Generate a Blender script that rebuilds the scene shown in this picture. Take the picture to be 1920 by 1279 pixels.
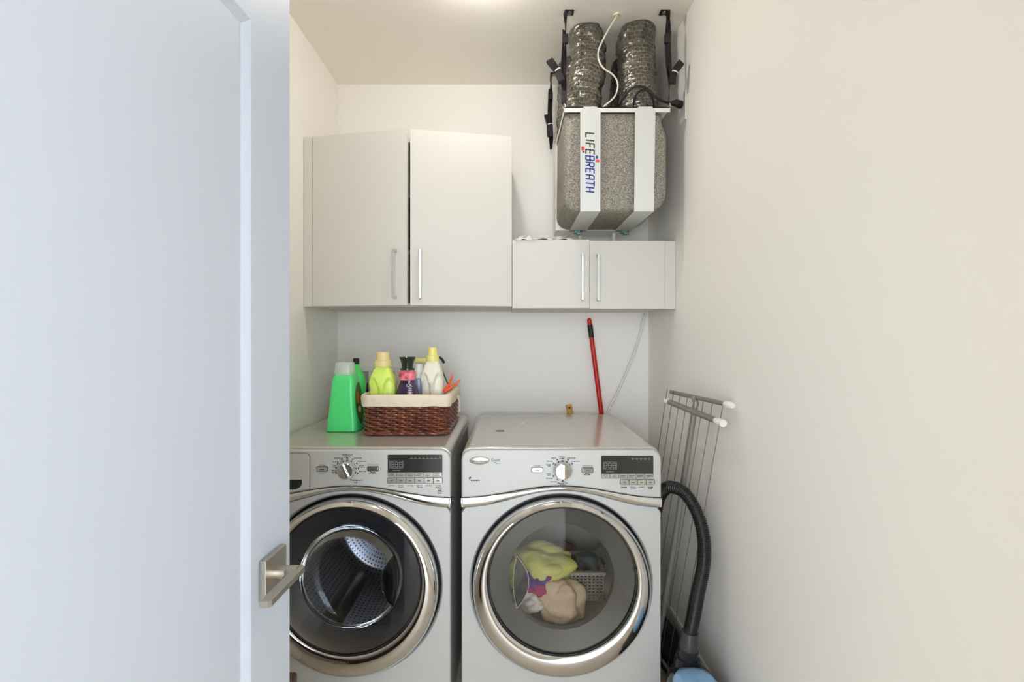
import bpy, bmesh, math, random
from mathutils import Vector, Matrix, noise

random.seed(7)
PI = math.pi
S = bpy.context.scene
COL = S.collection
for o in list(bpy.data.objects):
    bpy.data.objects.remove(o)

# ---------------------------------------------------------------- camera
F, CX, CY, EYE = 890.0, 956.0, 633.0, 1.345
cam = bpy.data.cameras.new('camera'); camo = bpy.data.objects.new('camera', cam); COL.objects.link(camo)
camo.location = (0, 0, EYE); camo.rotation_euler = (PI/2, 0, 0)
cam.sensor_width = 36; cam.lens = F/1920*36
cam.shift_x = (960-CX)/1920; cam.shift_y = -(639.5-CY)/1920
cam.clip_start = .02; cam.clip_end = 60
S.camera = camo

def P(px, py, Y):
    return Vector(((px-CX)*Y/F, Y, EYE-(py-CY)*Y/F))

# ---------------------------------------------------------------- world, lights, exposure
S.view_settings.view_transform = 'Standard'; S.view_settings.look = 'None'
S.view_settings.gamma = 1; S.view_settings.use_curve_mapping = False
S.view_settings.exposure = -0.10
w = bpy.data.worlds.new('sky'); S.world = w; w.use_nodes = True
bg = w.node_tree.nodes['Background']; bg.inputs[0].default_value = (.62, .78, 1, 1); bg.inputs[1].default_value = 2.2
def area(name, loc, rot, sx, sy, power, col):
    l = bpy.data.lights.new(name, 'AREA'); l.shape = 'RECTANGLE'; l.size = sx; l.size_y = sy; l.energy = power; l.color = col
    o = bpy.data.objects.new(name, l); COL.objects.link(o); o.location = loc; o.rotation_euler = rot
    return o
# daylight entering by the tall window of the room outside the door
area('window_daylight', (.15, -3.16, 1.35), (-PI/2, 0, PI), 3.8, 2.3, 218, (.80, .885, 1.0))
# unseen fill lamp, added to brighten the hall walls
HALL_FILL = (0.25, -1.3, 2.60)
LAMP = (-.11, 1.66, 2.665)
LAMP_STRENGTH = 178.0

S.cycles.max_bounces = 14; S.cycles.diffuse_bounces = 10; S.cycles.glossy_bounces = 6
S.cycles.transmission_bounces = 8; S.cycles.transparent_max_bounces = 16
S.cycles.sample_clamp_indirect = 6
S.cycles.caustics_reflective = False; S.cycles.caustics_refractive = False

# ---------------------------------------------------------------- materials
def lin(c):
    return tuple((x/255/12.92 if x/255 <= .04045 else ((x/255+.055)/1.055)**2.4) for x in c)
def mat(name, col, rough=.5, metal=0, spec=.5, bump=None, var=None, emit=None, coat=0, srgb=True):
    m = bpy.data.materials.new(name); m.use_nodes = True; nt = m.node_tree; b = nt.nodes['Principled BSDF']
    c = lin(col) if srgb else col
    b.inputs['Base Color'].default_value = (*c, 1); b.inputs['Roughness'].default_value = rough
    b.inputs['Metallic'].default_value = metal; b.inputs['Specular IOR Level'].default_value = spec
    b.inputs['Coat Weight'].default_value = coat
    if emit:
        b.inputs['Emission Color'].default_value = (*emit[0], 1); b.inputs['Emission Strength'].default_value = emit[1]
    tc = None
    def coords():
        nonlocal tc
        if tc is None: tc = nt.nodes.new('ShaderNodeTexCoord')
        return tc.outputs['Object']
    if var:   # (scale, second colour, amount)
        n = nt.nodes.new('ShaderNodeTexNoise'); n.inputs['Scale'].default_value = var[0]; n.inputs['Detail'].default_value = 4
        nt.links.new(coords(), n.inputs['Vector'])
        mx = nt.nodes.new('ShaderNodeMix'); mx.data_type = 'RGBA'
        r = nt.nodes.new('ShaderNodeValToRGB'); r.color_ramp.elements[0].position = .5-var[2]; r.color_ramp.elements[1].position = .5+var[2]
        nt.links.new(n.outputs['Fac'], r.inputs[0]); nt.links.new(r.outputs[0], mx.inputs['Factor'])
        mx.inputs[6].default_value = (*c, 1); mx.inputs[7].default_value = (*lin(var[1]), 1)
        nt.links.new(mx.outputs[2], b.inputs['Base Color'])
    if bump:  # (scale, strength, distance)
        n = nt.nodes.new('ShaderNodeTexNoise'); n.inputs['Scale'].default_value = bump[0]; n.inputs['Detail'].default_value = 3
        nt.links.new(coords(), n.inputs['Vector'])
        bp = nt.nodes.new('ShaderNodeBump'); bp.inputs['Strength'].default_value = bump[1]; bp.inputs['Distance'].default_value = bump[2]
        nt.links.new(n.outputs['Fac'], bp.inputs['Height']); nt.links.new(bp.outputs[0], b.inputs['Normal'])
    return m

def glassy(name, tint, f0=.04, rough=.01):
    m = bpy.data.materials.new(name); m.use_nodes = True; nt = m.node_tree; nt.nodes.clear()
    out = nt.nodes.new('ShaderNodeOutputMaterial'); mix = nt.nodes.new('ShaderNodeMixShader')
    tr = nt.nodes.new('ShaderNodeBsdfTransparent'); tr.inputs[0].default_value = (*tint, 1)
    gl = nt.nodes.new('ShaderNodeBsdfGlossy'); gl.inputs['Roughness'].default_value = rough
    lw = nt.nodes.new('ShaderNodeFresnel'); lw.inputs[0].default_value = 1.5 if f0 <= .04 else 1.7
    nt.links.new(lw.outputs[0], mix.inputs[0]); nt.links.new(tr.outputs[0], mix.inputs[1]); nt.links.new(gl.outputs[0], mix.inputs[2])
    nt.links.new(mix.outputs[0], out.inputs[0])
    return m

M = {}
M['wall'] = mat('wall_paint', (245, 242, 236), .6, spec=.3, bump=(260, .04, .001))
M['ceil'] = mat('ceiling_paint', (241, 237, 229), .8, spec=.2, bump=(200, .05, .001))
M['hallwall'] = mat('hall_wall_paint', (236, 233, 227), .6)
M['floor'] = mat('floor_wood', (214, 203, 186), .35, var=(6, (196, 182, 162), .3))
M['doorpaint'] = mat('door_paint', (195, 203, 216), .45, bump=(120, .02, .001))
M['trim'] = mat('trim_paint', (228, 226, 220), .4)
M['cab'] = mat('cabinet_laminate', (218, 215, 207), .6, spec=.25, bump=(300, .02, .0005))
M['cabin'] = mat('cabinet_inside', (215, 212, 205), .6)
M['nickel'] = mat('brushed_nickel', (186, 180, 170), .32, 1, bump=(400, .05, .0005))
M['satin'] = mat('satin_handle', (205, 205, 201), .42, .6)
M['silver'] = mat('silver_paint', (192, 192, 188), .48, .2)
M['silverdark'] = mat('silver_paint_top', (196, 191, 181), .17, .3, coat=.1)
M['chrome'] = mat('chrome', (225, 224, 222), .06, 1)
M['black'] = mat('black_rubber', (16, 16, 17), .55)
M['blackgloss'] = mat('black_gloss', (14, 15, 17), .12)
M['display'] = mat('display_glass', (48, 48, 46), .12)
M['disptext'] = mat('display_print', (150, 150, 145), .5)
M['ink'] = mat('panel_ink', (52, 54, 58), .6)
M['greenink'] = mat('green_ink', (60, 150, 90), .5)
M['button'] = mat('button_silver', (190, 188, 180), .25, .7)
M['innerdark'] = mat('door_inner_plastic', (38, 40, 44), .3)
M['innergrey'] = mat('dryer_door_inner', (98, 97, 92), .4)
M['dryerdrum'] = mat('dryer_drum', (190, 188, 180), .45)
M['glass'] = glassy('tinted_glass', (.78, .80, .83), .04)
M['glassd'] = glassy('tinted_glass_dryer', (.74, .73, .71), .04)
M['recess'] = glassy('dark_recess_glass', (.42, .43, .45), .04)
M['bowl'] = glassy('clear_glass', (.9, .91, .92), .04)
M['white'] = mat('white_plastic', (236, 236, 232), .4)
M['whitewire'] = mat('white_coated_wire', (228, 228, 225), .4)
M['greytube'] = mat('grey_painted_tube', (140, 138, 130), .38, .3)
M['wire'] = mat('steel_wire', (120, 120, 114), .3, .8)
M['redpaint'] = mat('red_pole', (192, 20, 8), .4)
M['redplastic'] = mat('red_cap', (205, 20, 18), .35)
M['wood'] = mat('pale_wood', (226, 178, 104), .5, var=(30, (200, 150, 80), .3))
M['darkwood'] = mat('dark_brown_wood', (74, 40, 26), .4, var=(14, (48, 24, 15), .3))
M['tubeclear'] = mat('milky_tube', (228, 227, 219), .3)
M['wicker'] = mat('brown_wicker', (138, 74, 46), .35, var=(28, (84, 40, 25), .25), coat=.2)
M['wickshade'] = mat('weave_gap_shade', (40, 22, 15), .7)  # dark tone stands in for shade in the weave's gaps
M['linen'] = mat('cream_linen', (228, 214, 192), .9, bump=(700, .25, .001))
M['green'] = mat('green_plastic', (84, 236, 134), .35, coat=.2)
M['greenb'] = mat('green_bottle', (70, 214, 100), .35)
M['labelgreen'] = mat('dark_green_label', (28, 88, 30), .4, var=(60, (70, 120, 40), .25))
M['labelred'] = mat('orange_label_patch', (226, 90, 40), .4)
M['labelcream'] = mat('cream_label_patch', (214, 196, 150), .4)
M['capclear'] = mat('clear_cap', (225, 232, 226), .12)
M['lime'] = mat('lime_plastic', (218, 242, 112), .4)
M['tan'] = mat('tan_cap', (232, 212, 148), .4)
M['ivory'] = mat('ivory_plastic', (232, 228, 208), .35)
M['yellowcap'] = mat('pale_yellow_cap', (236, 224, 132), .4)
M['purple'] = mat('purple_liquid_bottle', (74, 44, 96), .12, var=(24, (20, 12, 40), .2), coat=.4)
M['pinklabel'] = mat('pink_label', (238, 150, 160), .4, var=(60, (200, 40, 60), .2))
M['greencap'] = mat('dark_green_cap', (32, 44, 40), .15)
M['bluebottle'] = mat('pale_blue_bottle', (150, 166, 190), .2)
M['orange'] = mat('orange_plastic', (240, 84, 32), .4)
M['orangecol'] = mat('orange_collar', (236, 78, 40), .5)
M['galv'] = mat('galvanised_strap', (224, 226, 222), .42, .15, bump=(90, .05, .001))
M['whitemetal'] = mat('white_metal', (232, 232, 228), .4)
M['latch'] = mat('zinc_latch', (120, 150, 140), .3, .8)
M['webbing'] = mat('black_webbing', (22, 22, 22), .75, bump=(900, .4, .001))
M['tie'] = mat('white_tie', (230, 220, 214), .6)
M['cable'] = mat('white_cable', (228, 224, 212), .45)
M['vacblack'] = mat('vacuum_dark', (40, 40, 42), .15)
M['vacblue'] = mat('vacuum_blue', (140, 186, 228), .2, coat=.4)
M['hose'] = mat('hose_black', (22, 22, 22), .3)
M['hosecuff'] = mat('hose_cuff', (62, 62, 62), .3)
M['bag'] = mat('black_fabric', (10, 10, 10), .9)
M['boxshade'] = mat('outlet_box', (176, 174, 168), .6)  # grey stands in for the shade inside the recess
M['film'] = mat('crumpled_film', (226, 224, 216), .2)
M['towel_y'] = mat('yellow_green_towel', (226, 226, 126), .95, bump=(500, .5, .002))
M['towel_b'] = mat('beige_towel', (226, 200, 168), .95, bump=(500, .5, .002))
M['cloth_p'] = mat('purple_red_cloth', (196, 44, 66), .9, var=(9, (104, 62, 150), .06))
M['cloth_w'] = mat('white_cloth', (232, 222, 214), .9)
M['cloth_t'] = mat('teal_grey_cloth', (112, 126, 128), .9, var=(14, (60, 62, 60), .2))
M['cloth_d'] = mat('dark_cloth', (52, 48, 62), .9, var=(20, (120, 60, 60), .08))
M['crate'] = mat('grey_crate', (168, 160, 150), .5)
M['boottop'] = mat('washer_gasket', (58, 60, 63), .5)
M['logo_dark'] = mat('logo_dark_grey', (62, 62, 58), .5)
M['logo_blue'] = mat('logo_blue', (46, 66, 160), .5)
M['logo_red'] = mat('logo_orange_red', (226, 84, 48), .5)
M['frame'] = mat('window_frame_paint', (225, 225, 225), .4)
M['lampglobe'] = mat('lamp_globe', (255, 250, 240), .4, emit=((1, .95, .895), LAMP_STRENGTH))
M['lampbase'] = mat('lamp_base', (220, 218, 210), .3)
M['hallfill'] = mat('hall_fill_globe', (255, 250, 240), .4, emit=((1, .92, .80), 20))

# speckled grey foam
def foam():
    m = mat('speckled_foam', (138, 133, 122), .75)
    nt = m.node_tree; b = nt.nodes['Principled BSDF']
    tc = nt.nodes.new('ShaderNodeTexCoord')
    v = nt.nodes.new('ShaderNodeTexVoronoi'); v.inputs['Scale'].default_value = 560
    n = nt.nodes.new('ShaderNodeTexNoise'); n.inputs['Scale'].default_value = 9; n.inputs['Detail'].default_value = 2
    r = nt.nodes.new('ShaderNodeValToRGB'); e = r.color_ramp.elements
    e[0].position = 0; e[0].color = (*lin((84, 80, 72)), 1); e[1].position = 1; e[1].color = (*lin((198, 192, 178)), 1)
    e2 = e.new(.3); e2.color = (*lin((112, 108, 98)), 1); e3 = e.new(.7); e3.color = (*lin((158, 152, 140)), 1)
    nt.links.new(tc.outputs['Object'], v.inputs['Vector']); nt.links.new(tc.outputs['Object'], n.inputs['Vector'])
    sx = nt.nodes.new('ShaderNodeSeparateColor'); nt.links.new(v.outputs['Color'], sx.inputs[0])
    nt.links.new(sx.outputs[0], r.inputs[0])
    nt.links.new(r.outputs[0], b.inputs['Base Color'])
    bp = nt.nodes.new('ShaderNodeBump'); bp.inputs['Strength'].default_value = .25; bp.inputs['Distance'].default_value = .001
    nt.links.new(v.outputs['Distance'], bp.inputs['Height']); nt.links.new(bp.outputs[0], b.inputs['Normal'])
    return m
M['foam'] = foam()

# metallised duct jacket with a grid of pale reinforcing threads (UV: u round the duct, v along it, in metres)
def duct_mat(name, base, thread):
    m = mat(name, base, .22, .75)
    nt = m.node_tree; b = nt.nodes['Principled BSDF']
    uv = nt.nodes.new('ShaderNodeUVMap')
    nz = nt.nodes.new('ShaderNodeTexNoise'); nz.inputs['Scale'].default_value = 28; nz.inputs['Detail'].default_value = 3
    nt.links.new(uv.outputs[0], nz.inputs['Vector'])
    add = nt.nodes.new('ShaderNodeMix'); add.data_type = 'VECTOR'; add.inputs['Factor'].default_value = .02
    nt.links.new(uv.outputs[0], add.inputs[4]); nt.links.new(nz.outputs['Color'], add.inputs[5])
    br = nt.nodes.new('ShaderNodeTexBrick'); br.inputs['Scale'].default_value = 1
    br.inputs['Brick Width'].default_value = .020; br.inputs['Row Height'].default_value = .0155
    br.inputs['Mortar Size'].default_value = .0006; br.inputs['Mortar Smooth'].default_value = .3
    br.inputs['Color1'].default_value = (*lin(base), 1); br.inputs['Color2'].default_value = (*[x*.8 for x in lin(base)], 1)
    br.inputs['Mortar'].default_value = (*lin(thread), 1)
    nt.links.new(add.outputs[1], br.inputs['Vector']); nt.links.new(br.outputs['Color'], b.inputs['Base Color'])
    n2 = nt.nodes.new('ShaderNodeTexNoise'); n2.inputs['Scale'].default_value = 45; n2.inputs['Detail'].default_value = 4
    nt.links.new(uv.outputs[0], n2.inputs['Vector'])
    bp = nt.nodes.new('ShaderNodeBump'); bp.inputs['Strength'].default_value = .8; bp.inputs['Distance'].default_value = .008
    nt.links.new(n2.outputs['Fac'], bp.inputs['Height']); nt.links.new(bp.outputs[0], b.inputs['Normal'])
    return m
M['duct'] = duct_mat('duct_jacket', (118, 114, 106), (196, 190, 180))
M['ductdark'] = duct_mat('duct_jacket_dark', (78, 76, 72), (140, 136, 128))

# perforated stainless drum (UV in metres)
def perf_mat():
    m = mat('perforated_steel', (196, 197, 200), .3, 1)
    nt = m.node_tree; b = nt.nodes['Principled BSDF']
    uv = nt.nodes.new('ShaderNodeUVMap')
    v = nt.nodes.new('ShaderNodeTexVoronoi'); v.inputs['Scale'].default_value = 55; v.inputs['Randomness'].default_value = 0
    nt.links.new(uv.outputs[0], v.inputs['Vector'])
    r = nt.nodes.new('ShaderNodeValToRGB'); r.color_ramp.interpolation = 'CONSTANT'
    r.color_ramp.elements[0].color = (.01, .01, .012, 1); r.color_ramp.elements[1].position = .2
    r.color_ramp.elements[1].color = (*lin((196, 197, 200)), 1)
    nt.links.new(v.outputs['Distance'], r.inputs[0]); nt.links.new(r.outputs[0], b.inputs['Base Color'])
    return m
M['perf'] = perf_mat()

# ---------------------------------------------------------------- mesh helpers
OFF = {}
def bm_(): return bmesh.new()
def merge(dst, src, mx=None):
    if mx is not None: bmesh.ops.transform(src, matrix=mx, verts=src.verts)
    me = bpy.data.meshes.new('tmp'); src.to_mesh(me); src.free(); dst.from_mesh(me); bpy.data.meshes.remove(me)

def box(bm, x0, x1, y0, y1, z0, z1, bev=0, seg=2, mx=None):
    t = bmesh.new()
    v = [t.verts.new((x, y, z)) for x in (x0, x1) for y in (y0, y1) for z in (z0, z1)]
    for f in ((0, 1, 3, 2), (4, 6, 7, 5), (0, 4, 5, 1), (2, 3, 7, 6), (0, 2, 6, 4), (1, 5, 7, 3)):
        t.faces.new([v[i] for i in f])
    if bev: bmesh.ops.bevel(t, geom=list(t.edges), offset=bev, segments=seg, profile=.5, affect='EDGES')
    bmesh.ops.recalc_face_normals(t, faces=t.faces)
    merge(bm, t, mx)

def loft(bm, rings, close=True, cap0=True, cap1=True, uv=None):
    """rings: equal-length lists of points."""
    vs = [[bm.verts.new(p) for p in r] for r in rings]
    n = len(rings[0]); fs = []
    lay = bm.loops.layers.uv.verify() if uv else None
    for i in range(len(vs)-1):
        for j in range(n if close else n-1):
            k = (j+1) % n
            f = bm.faces.new((vs[i][j], vs[i][k], vs[i+1][k], vs[i+1][j])); fs.append(f)
            if uv:
                for lp, (a, b) in zip(f.loops, ((i, j), (i, j+1), (i+1, j+1), (i+1, j))):
                    lp[lay].uv = uv(a, b)
    if cap0 and close: fs.append(bm.faces.new(list(reversed(vs[0]))))
    if cap1 and close: fs.append(bm.faces.new(vs[-1]))
    bmesh.ops.recalc_face_normals(bm, faces=fs)
    return vs

def catmull(pts, n=8):
    pts = [Vector(p) for p in pts]; out = []
    if len(pts) < 3:
        return [pts[0].lerp(pts[-1], i/n) for i in range(n+1)]
    ext = [2*pts[0]-pts[1]] + pts + [2*pts[-1]-pts[-2]]
    for i in range(1, len(ext)-2):
        p0, p1, p2, p3 = ext[i-1:i+3]
        for k in range(n):
            t = k/n
            out.append(.5*((2*p1)+(p2-p0)*t+(2*p0-5*p1+4*p2-p3)*t*t+(3*p1-p0-3*p2+p3)*t**3))
    out.append(pts[-1]); return out

def frames(pts, up=None):
    T = []
    for i in range(len(pts)):
        a = pts[max(0, i-1)]; b = pts[min(len(pts)-1, i+1)]
        d = (b-a); T.append(d.normalized() if d.length > 1e-9 else Vector((0, 0, 1)))
    u = up or (Vector((0, 0, 1)) if abs(T[0].z) < .9 else Vector((1, 0, 0)))
    N = []; u = (u-T[0]*u.dot(T[0])).normalized()
    for t in T:
        u = (u-t*u.dot(t)); u = u.normalized() if u.length > 1e-6 else Vector((1, 0, 0))
        N.append(u.copy())
    return T, N

def tube(bm, pts, r, seg=10, cap=True, uv=False, disp=None, up=None):
    pts = [Vector(p) for p in pts]; T, N = frames(pts, up); rings = []
    L = [0]
    for i in range(1, len(pts)): L.append(L[-1]+(pts[i]-pts[i-1]).length)
    for i, p in enumerate(pts):
        B = T[i].cross(N[i]); rr = r(L[i], i) if callable(r) else r; ring = []
        for j in range(seg):
            a = 2*PI*j/seg; d = N[i]*math.cos(a)+B*math.sin(a)
            q = p+d*rr
            if disp: q = q+d*disp(q, a, L[i])
            ring.append(q)
        rings.append(ring)
    R = r if not callable(r) else r(0, 0)
    loft(bm, rings, True, cap, cap, (lambda a, b: (2*PI*R*b/seg, L[a])) if uv else None)

def ribbon(bm, pts, wdir, width, th):
    """flat strap following pts; wdir: width direction (vector or list)."""
    pts = [Vector(p) for p in pts]; T, _ = frames(pts); rings = []
    for i, p in enumerate(pts):
        wd = Vector(wdir[i] if isinstance(wdir, list) else wdir).normalized(); n = T[i].cross(wd).normalized()
        a = wd*width/2; b = n*th/2
        rings.append([p-a-b, p+a-b, p+a+b, p-a+b])
    loft(bm, rings)

def lathe(bm, prof, c=(0, 0, 0), axis='Z', seg=32, caps=(True, True)):
    c = Vector(c); rings = []
    for r, h in prof:
        ring = []
        for j in range(seg):
            a = 2*PI*j/seg; x, y = r*math.cos(a), r*math.sin(a)
            v = {'Z': Vector((x, y, h)), 'Y': Vector((x, h, y)), 'X': Vector((h, x, y))}[axis]
            ring.append(c+v)
        rings.append(ring)
    loft(bm, rings, True, *caps)

def prism(bm, poly, y0, y1, bev=0, seg=2, plane='XZ', mx=None):
    """poly in XZ extruded along Y (or other plane)."""
    t = bmesh.new()
    def pt(a, b, h): return {'XZ': (a, h, b), 'XY': (a, b, h), 'YZ': (h, a, b)}[plane]
    A = [t.verts.new(pt(a, b, y0)) for a, b in poly]; B = [t.verts.new(pt(a, b, y1)) for a, b in poly]
    n = len(poly)
    fa = t.faces.new(A); t.faces.new(list(reversed(B)))
    for i in range(n):
        t.faces.new((A[i], B[i], B[(i+1) % n], A[(i+1) % n]))
    bmesh.ops.recalc_face_normals(t, faces=t.faces)
    if bev:
        es = [e for e in t.edges if all(v in A for v in e.verts)]
        bmesh.ops.bevel(t, geom=es, offset=bev, segments=seg, profile=.5, affect='EDGES')
    merge(bm, t, mx)

def rrect(x0, x1, z0, z1, r, n=6, corners=(1, 1, 1, 1)):
    """rounded rectangle; corners = bottom-left, bottom-right, top-right, top-left"""
    out = []
    for (cx, cz, a0, on) in ((x0+r, z0+r, PI, corners[0]), (x1-r, z0+r, 1.5*PI, corners[1]), (x1-r, z1-r, 0, corners[2]), (x0+r, z1-r, .5*PI, corners[3])):
        if on:
            for k in range(n+1):
                a = a0+k*PI/2/n; out.append((cx+r*math.cos(a), cz+r*math.sin(a)))
        else:
            out.append((x0 if cx < (x0+x1)/2 else x1, z0 if cz < (z0+z1)/2 else z1))
    return out

def superrect(cx, cy, hx, hy, z, n=40, p=4.0):
    r = []
    for j in range(n):
        a = 2*PI*j/n; c, s = math.cos(a), math.sin(a)
        r.append(Vector((cx+hx*math.copysign(abs(c)**(2/p), c), cy+hy*math.copysign(abs(s)**(2/p), s), z)))
    return r

def text_bm(body, size, align='CENTER', shear=0, th=.0004):
    cu = bpy.data.curves.new('t', 'FONT'); cu.body = body; cu.size = size; cu.align_x = align; cu.align_y = 'CENTER'
    cu.extrude = th/2; cu.shear = shear; cu.resolution_u = 2
    o = bpy.data.objects.new('t', cu); COL.objects.link(o)
    dg = bpy.context.evaluated_depsgraph_get(); me = bpy.data.meshes.new_from_object(o.evaluated_get(dg))
    b = bmesh.new(); b.from_mesh(me); bpy.data.meshes.remove(me)
    bpy.data.objects.remove(o); bpy.data.curves.remove(cu)
    return b
def put_text(bm, body, size, x, y, z, align='CENTER', shear=0):
    merge(bm, text_bm(body, size, align, shear), Matrix.Translation((x, y, z)) @ Matrix.Rotation(PI/2, 4, 'X'))

def obj(name, bm, m, parent=None, smooth=40, label=None, mats=None):
    me = bpy.data.meshes.new(name)
    if parent is not None: off = OFF[parent.name]
    else: off = Vector((0, 0, 0))
    if off.length: bmesh.ops.translate(bm, vec=-off, verts=bm.verts)
    bm.to_mesh(me); bm.free()
    for mm in (mats or [m]): me.materials.append(mm)
    if smooth and smooth <= 50 and len(me.polygons) < 4000:
        wn = True
    else: wn = False
    if smooth:
        for p in me.polygons: p.use_smooth = True
        me.set_sharp_from_angle(angle=math.radians(smooth))
    o = bpy.data.objects.new(name, me); COL.objects.link(o)
    if wn:
        w_ = o.modifiers.new('normals', 'WEIGHTED_NORMAL'); w_.weight = 100; w_.keep_sharp = True
    if parent is not None: o.parent = parent
    OFF[o.name] = off
    if label: o['label'] = label
    return o

def thing(name, label, cat, loc=(0, 0, 0), group=None):
    o = bpy.data.objects.new(name, None); COL.objects.link(o); o.location = loc; o.empty_display_size = .05
    o['label'] = label; o['category'] = cat; OFF[o.name] = Vector(loc)
    if group: o['group'] = group
    return o
def tag(o, label, cat, group=None):
    o['label'] = label; o['category'] = cat
    if group: o['group'] = group
    return o
def struct(name, bm, m, parent=None, smooth=30, label=None):
    o = obj(name, bm, m, parent, smooth)
    if parent is None: o['kind'] = 'structure'
    if label: o['label'] = label
    return o

# ================================================================ the room
XL, XR, YB, ZC = -.897, .721, 2.478, 2.665
T = .1
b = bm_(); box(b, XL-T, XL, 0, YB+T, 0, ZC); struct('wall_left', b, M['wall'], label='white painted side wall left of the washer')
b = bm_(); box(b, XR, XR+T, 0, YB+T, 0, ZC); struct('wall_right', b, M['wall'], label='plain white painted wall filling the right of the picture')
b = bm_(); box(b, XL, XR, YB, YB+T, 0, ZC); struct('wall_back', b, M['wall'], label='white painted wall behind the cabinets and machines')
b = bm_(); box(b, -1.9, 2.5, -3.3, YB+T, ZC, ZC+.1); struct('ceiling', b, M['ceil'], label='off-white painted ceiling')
b = bm_(); box(b, -1.9, 2.5, -3.3, YB+T, -.1, 0); struct('floor', b, M['floor'], label='brown wooden floor')
# wall with the doorway, at the camera
DX0, DX1, DH = -.455, .37, 2.06
b = bm_()
box(b, -1.9, DX0, -.03, .08, 0, ZC); box(b, DX1, 2.5, -.03, .08, 0, ZC); box(b, DX0, DX1, -.03, .08, DH, ZC)
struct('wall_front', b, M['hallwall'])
b = bm_()
for x0, x1 in ((DX0-.06, DX0), (DX1, DX1+.06)):
    box(b, x0, x1, -.045, -.03, 0, DH+.06, .003); box(b, x0, x1, .08, .092, 0, DH+.06, .003)
box(b, DX0, DX1, -.045, -.03, DH, DH+.06, .003); box(b, DX0, DX1, .08, .092, DH, DH+.06, .003)
struct('trim_doorway', b, M['trim'])
# room outside
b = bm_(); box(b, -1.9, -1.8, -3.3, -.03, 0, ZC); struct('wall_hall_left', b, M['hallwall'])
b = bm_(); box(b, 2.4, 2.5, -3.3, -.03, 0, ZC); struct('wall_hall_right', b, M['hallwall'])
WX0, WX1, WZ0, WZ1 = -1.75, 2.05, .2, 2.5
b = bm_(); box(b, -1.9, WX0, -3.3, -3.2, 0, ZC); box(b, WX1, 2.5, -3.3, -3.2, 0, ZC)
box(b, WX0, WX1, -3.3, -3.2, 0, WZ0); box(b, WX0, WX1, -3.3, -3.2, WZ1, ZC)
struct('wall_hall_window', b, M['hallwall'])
b = bm_()
for x in (WX0, WX1-.06, (WX0+WX1)/2-.03): box(b, x, x+.06, -3.28, -3.2, WZ0, WZ1)
for z in (WZ0, WZ1-.06, 1.7): box(b, WX0, WX1, -3.275, -3.205, z, z+.06)
struct('window_1', b, M['frame'])
# baseboards of the laundry closet
b = bm_(); prism(b, [(XR-.013, 0), (XR-.001, 0), (XR-.001, .145), (XR-.008, .145), (XR-.013, .135)], .09, YB-.001)
struct('baseboard_right', b, M['trim'], label='white baseboard along the right wall')
b = bm_(); prism(b, [(XL+.001, 0), (XL+.013, 0), (XL+.013, .135), (XL+.008, .145), (XL+.001, .145)], .09, 1.6)
struct('baseboard_left', b, M['trim'])

# ---------------- the open door
D0 = Vector((-.4499+.033*.1, .1, 0)); D0 = Vector((-.42-.033*.805, .1, 0))
ddir = Vector((.033, 1, 0)).normalized(); dn = Vector((ddir.y, -ddir.x, 0))      # dn points to the right, at the viewer's side
DW = .805/ddir.y
DM = Matrix((( ddir.x, dn.x, 0, D0.x), (ddir.y, dn.y, 0, D0.y), (0, 0, 1, 0), (0, 0, 0, 1)))   # local: u along, n out, z up
DZ1 = 2.03
PU0, PU1, PZ0, PZ1 = .128, DW-.128, .24, 1.866
b = bm_()
def dquad(bm, pts): return bm.faces.new([bm.verts.new(p) for p in pts])
# slab: back, sides
box(b, 0, DW, -.040, -.014, .008, DZ1)
for (u0, u1, z0, z1) in ((0, PU0, .008, DZ1), (PU1, DW, .008, DZ1), (PU0, PU1, .008, PZ0), (PU0, PU1, PZ1, DZ1)):
    box(b, u0, u1, -.0145, 0, z0, z1)
# bevelled moulding round the panel
def ringp(d, n):
    return [(PU0+d, n, PZ0+d), (PU1-d, n, PZ0+d), (PU1-d, n, PZ1-d), (PU0+d, n, PZ1-d)]
loft(b, [ringp(0, 0), ringp(.003, -.001), ringp(.015, -.0055), ringp(.017, -.0065), ringp(.027, -.0072)], True, False, True)
bmesh.ops.transform(b, matrix=DM, verts=b.verts)
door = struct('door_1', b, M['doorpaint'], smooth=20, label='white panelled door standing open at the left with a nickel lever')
# lever handle of the door, rose centre
rc_u = (Vector((-.415, .835, 0))-D0).dot(ddir); rc_z = .932
b = bm_(); box(b, rc_u-.035, rc_u+.035, .0005, .012, rc_z-.035, rc_z+.035, .0012)
bmesh.ops.transform(b, matrix=DM, verts=b.verts)
hd = obj('rose', b, M['nickel'], door, label='square nickel rose')
b = bm_(); lathe(b, [(.0115, .0115), (.0115, .05)], (rc_u, 0, rc_z), 'Y', 24)
bmesh.ops.transform(b, matrix=DM, verts=b.verts); obj('lever_neck', b, M['nickel'], hd)
b = bm_()
prism(b, [(rc_u+.010, .032), (rc_u+.010, .054), (rc_u+.005, .060), (rc_u-.104, .060), (rc_u-.108, .056), (rc_u-.108, .043), (rc_u-.018, .043), (rc_u-.013, .032)], rc_z-.001, rc_z+.009, .0012, 2, 'XY')
bmesh.ops.transform(b, matrix=DM, verts=b.verts); obj('lever', b, M['nickel'], hd)
b = bm_(); lathe(b, [(.0014, 0), (.0014, .0005)], (rc_u-.0117, .03, rc_z-.004), 'X', 10)
bmesh.ops.transform(b, matrix=DM, verts=b.verts); obj('set_screw', b, M['black'], hd)
b = bm_(); box(b, DW-.001, DW+.0012, -.030, -.010, rc_z-.03, rc_z+.03)
bmesh.ops.transform(b, matrix=DM, verts=b.verts); obj('latch_plate', b, M['nickel'], door)

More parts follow.
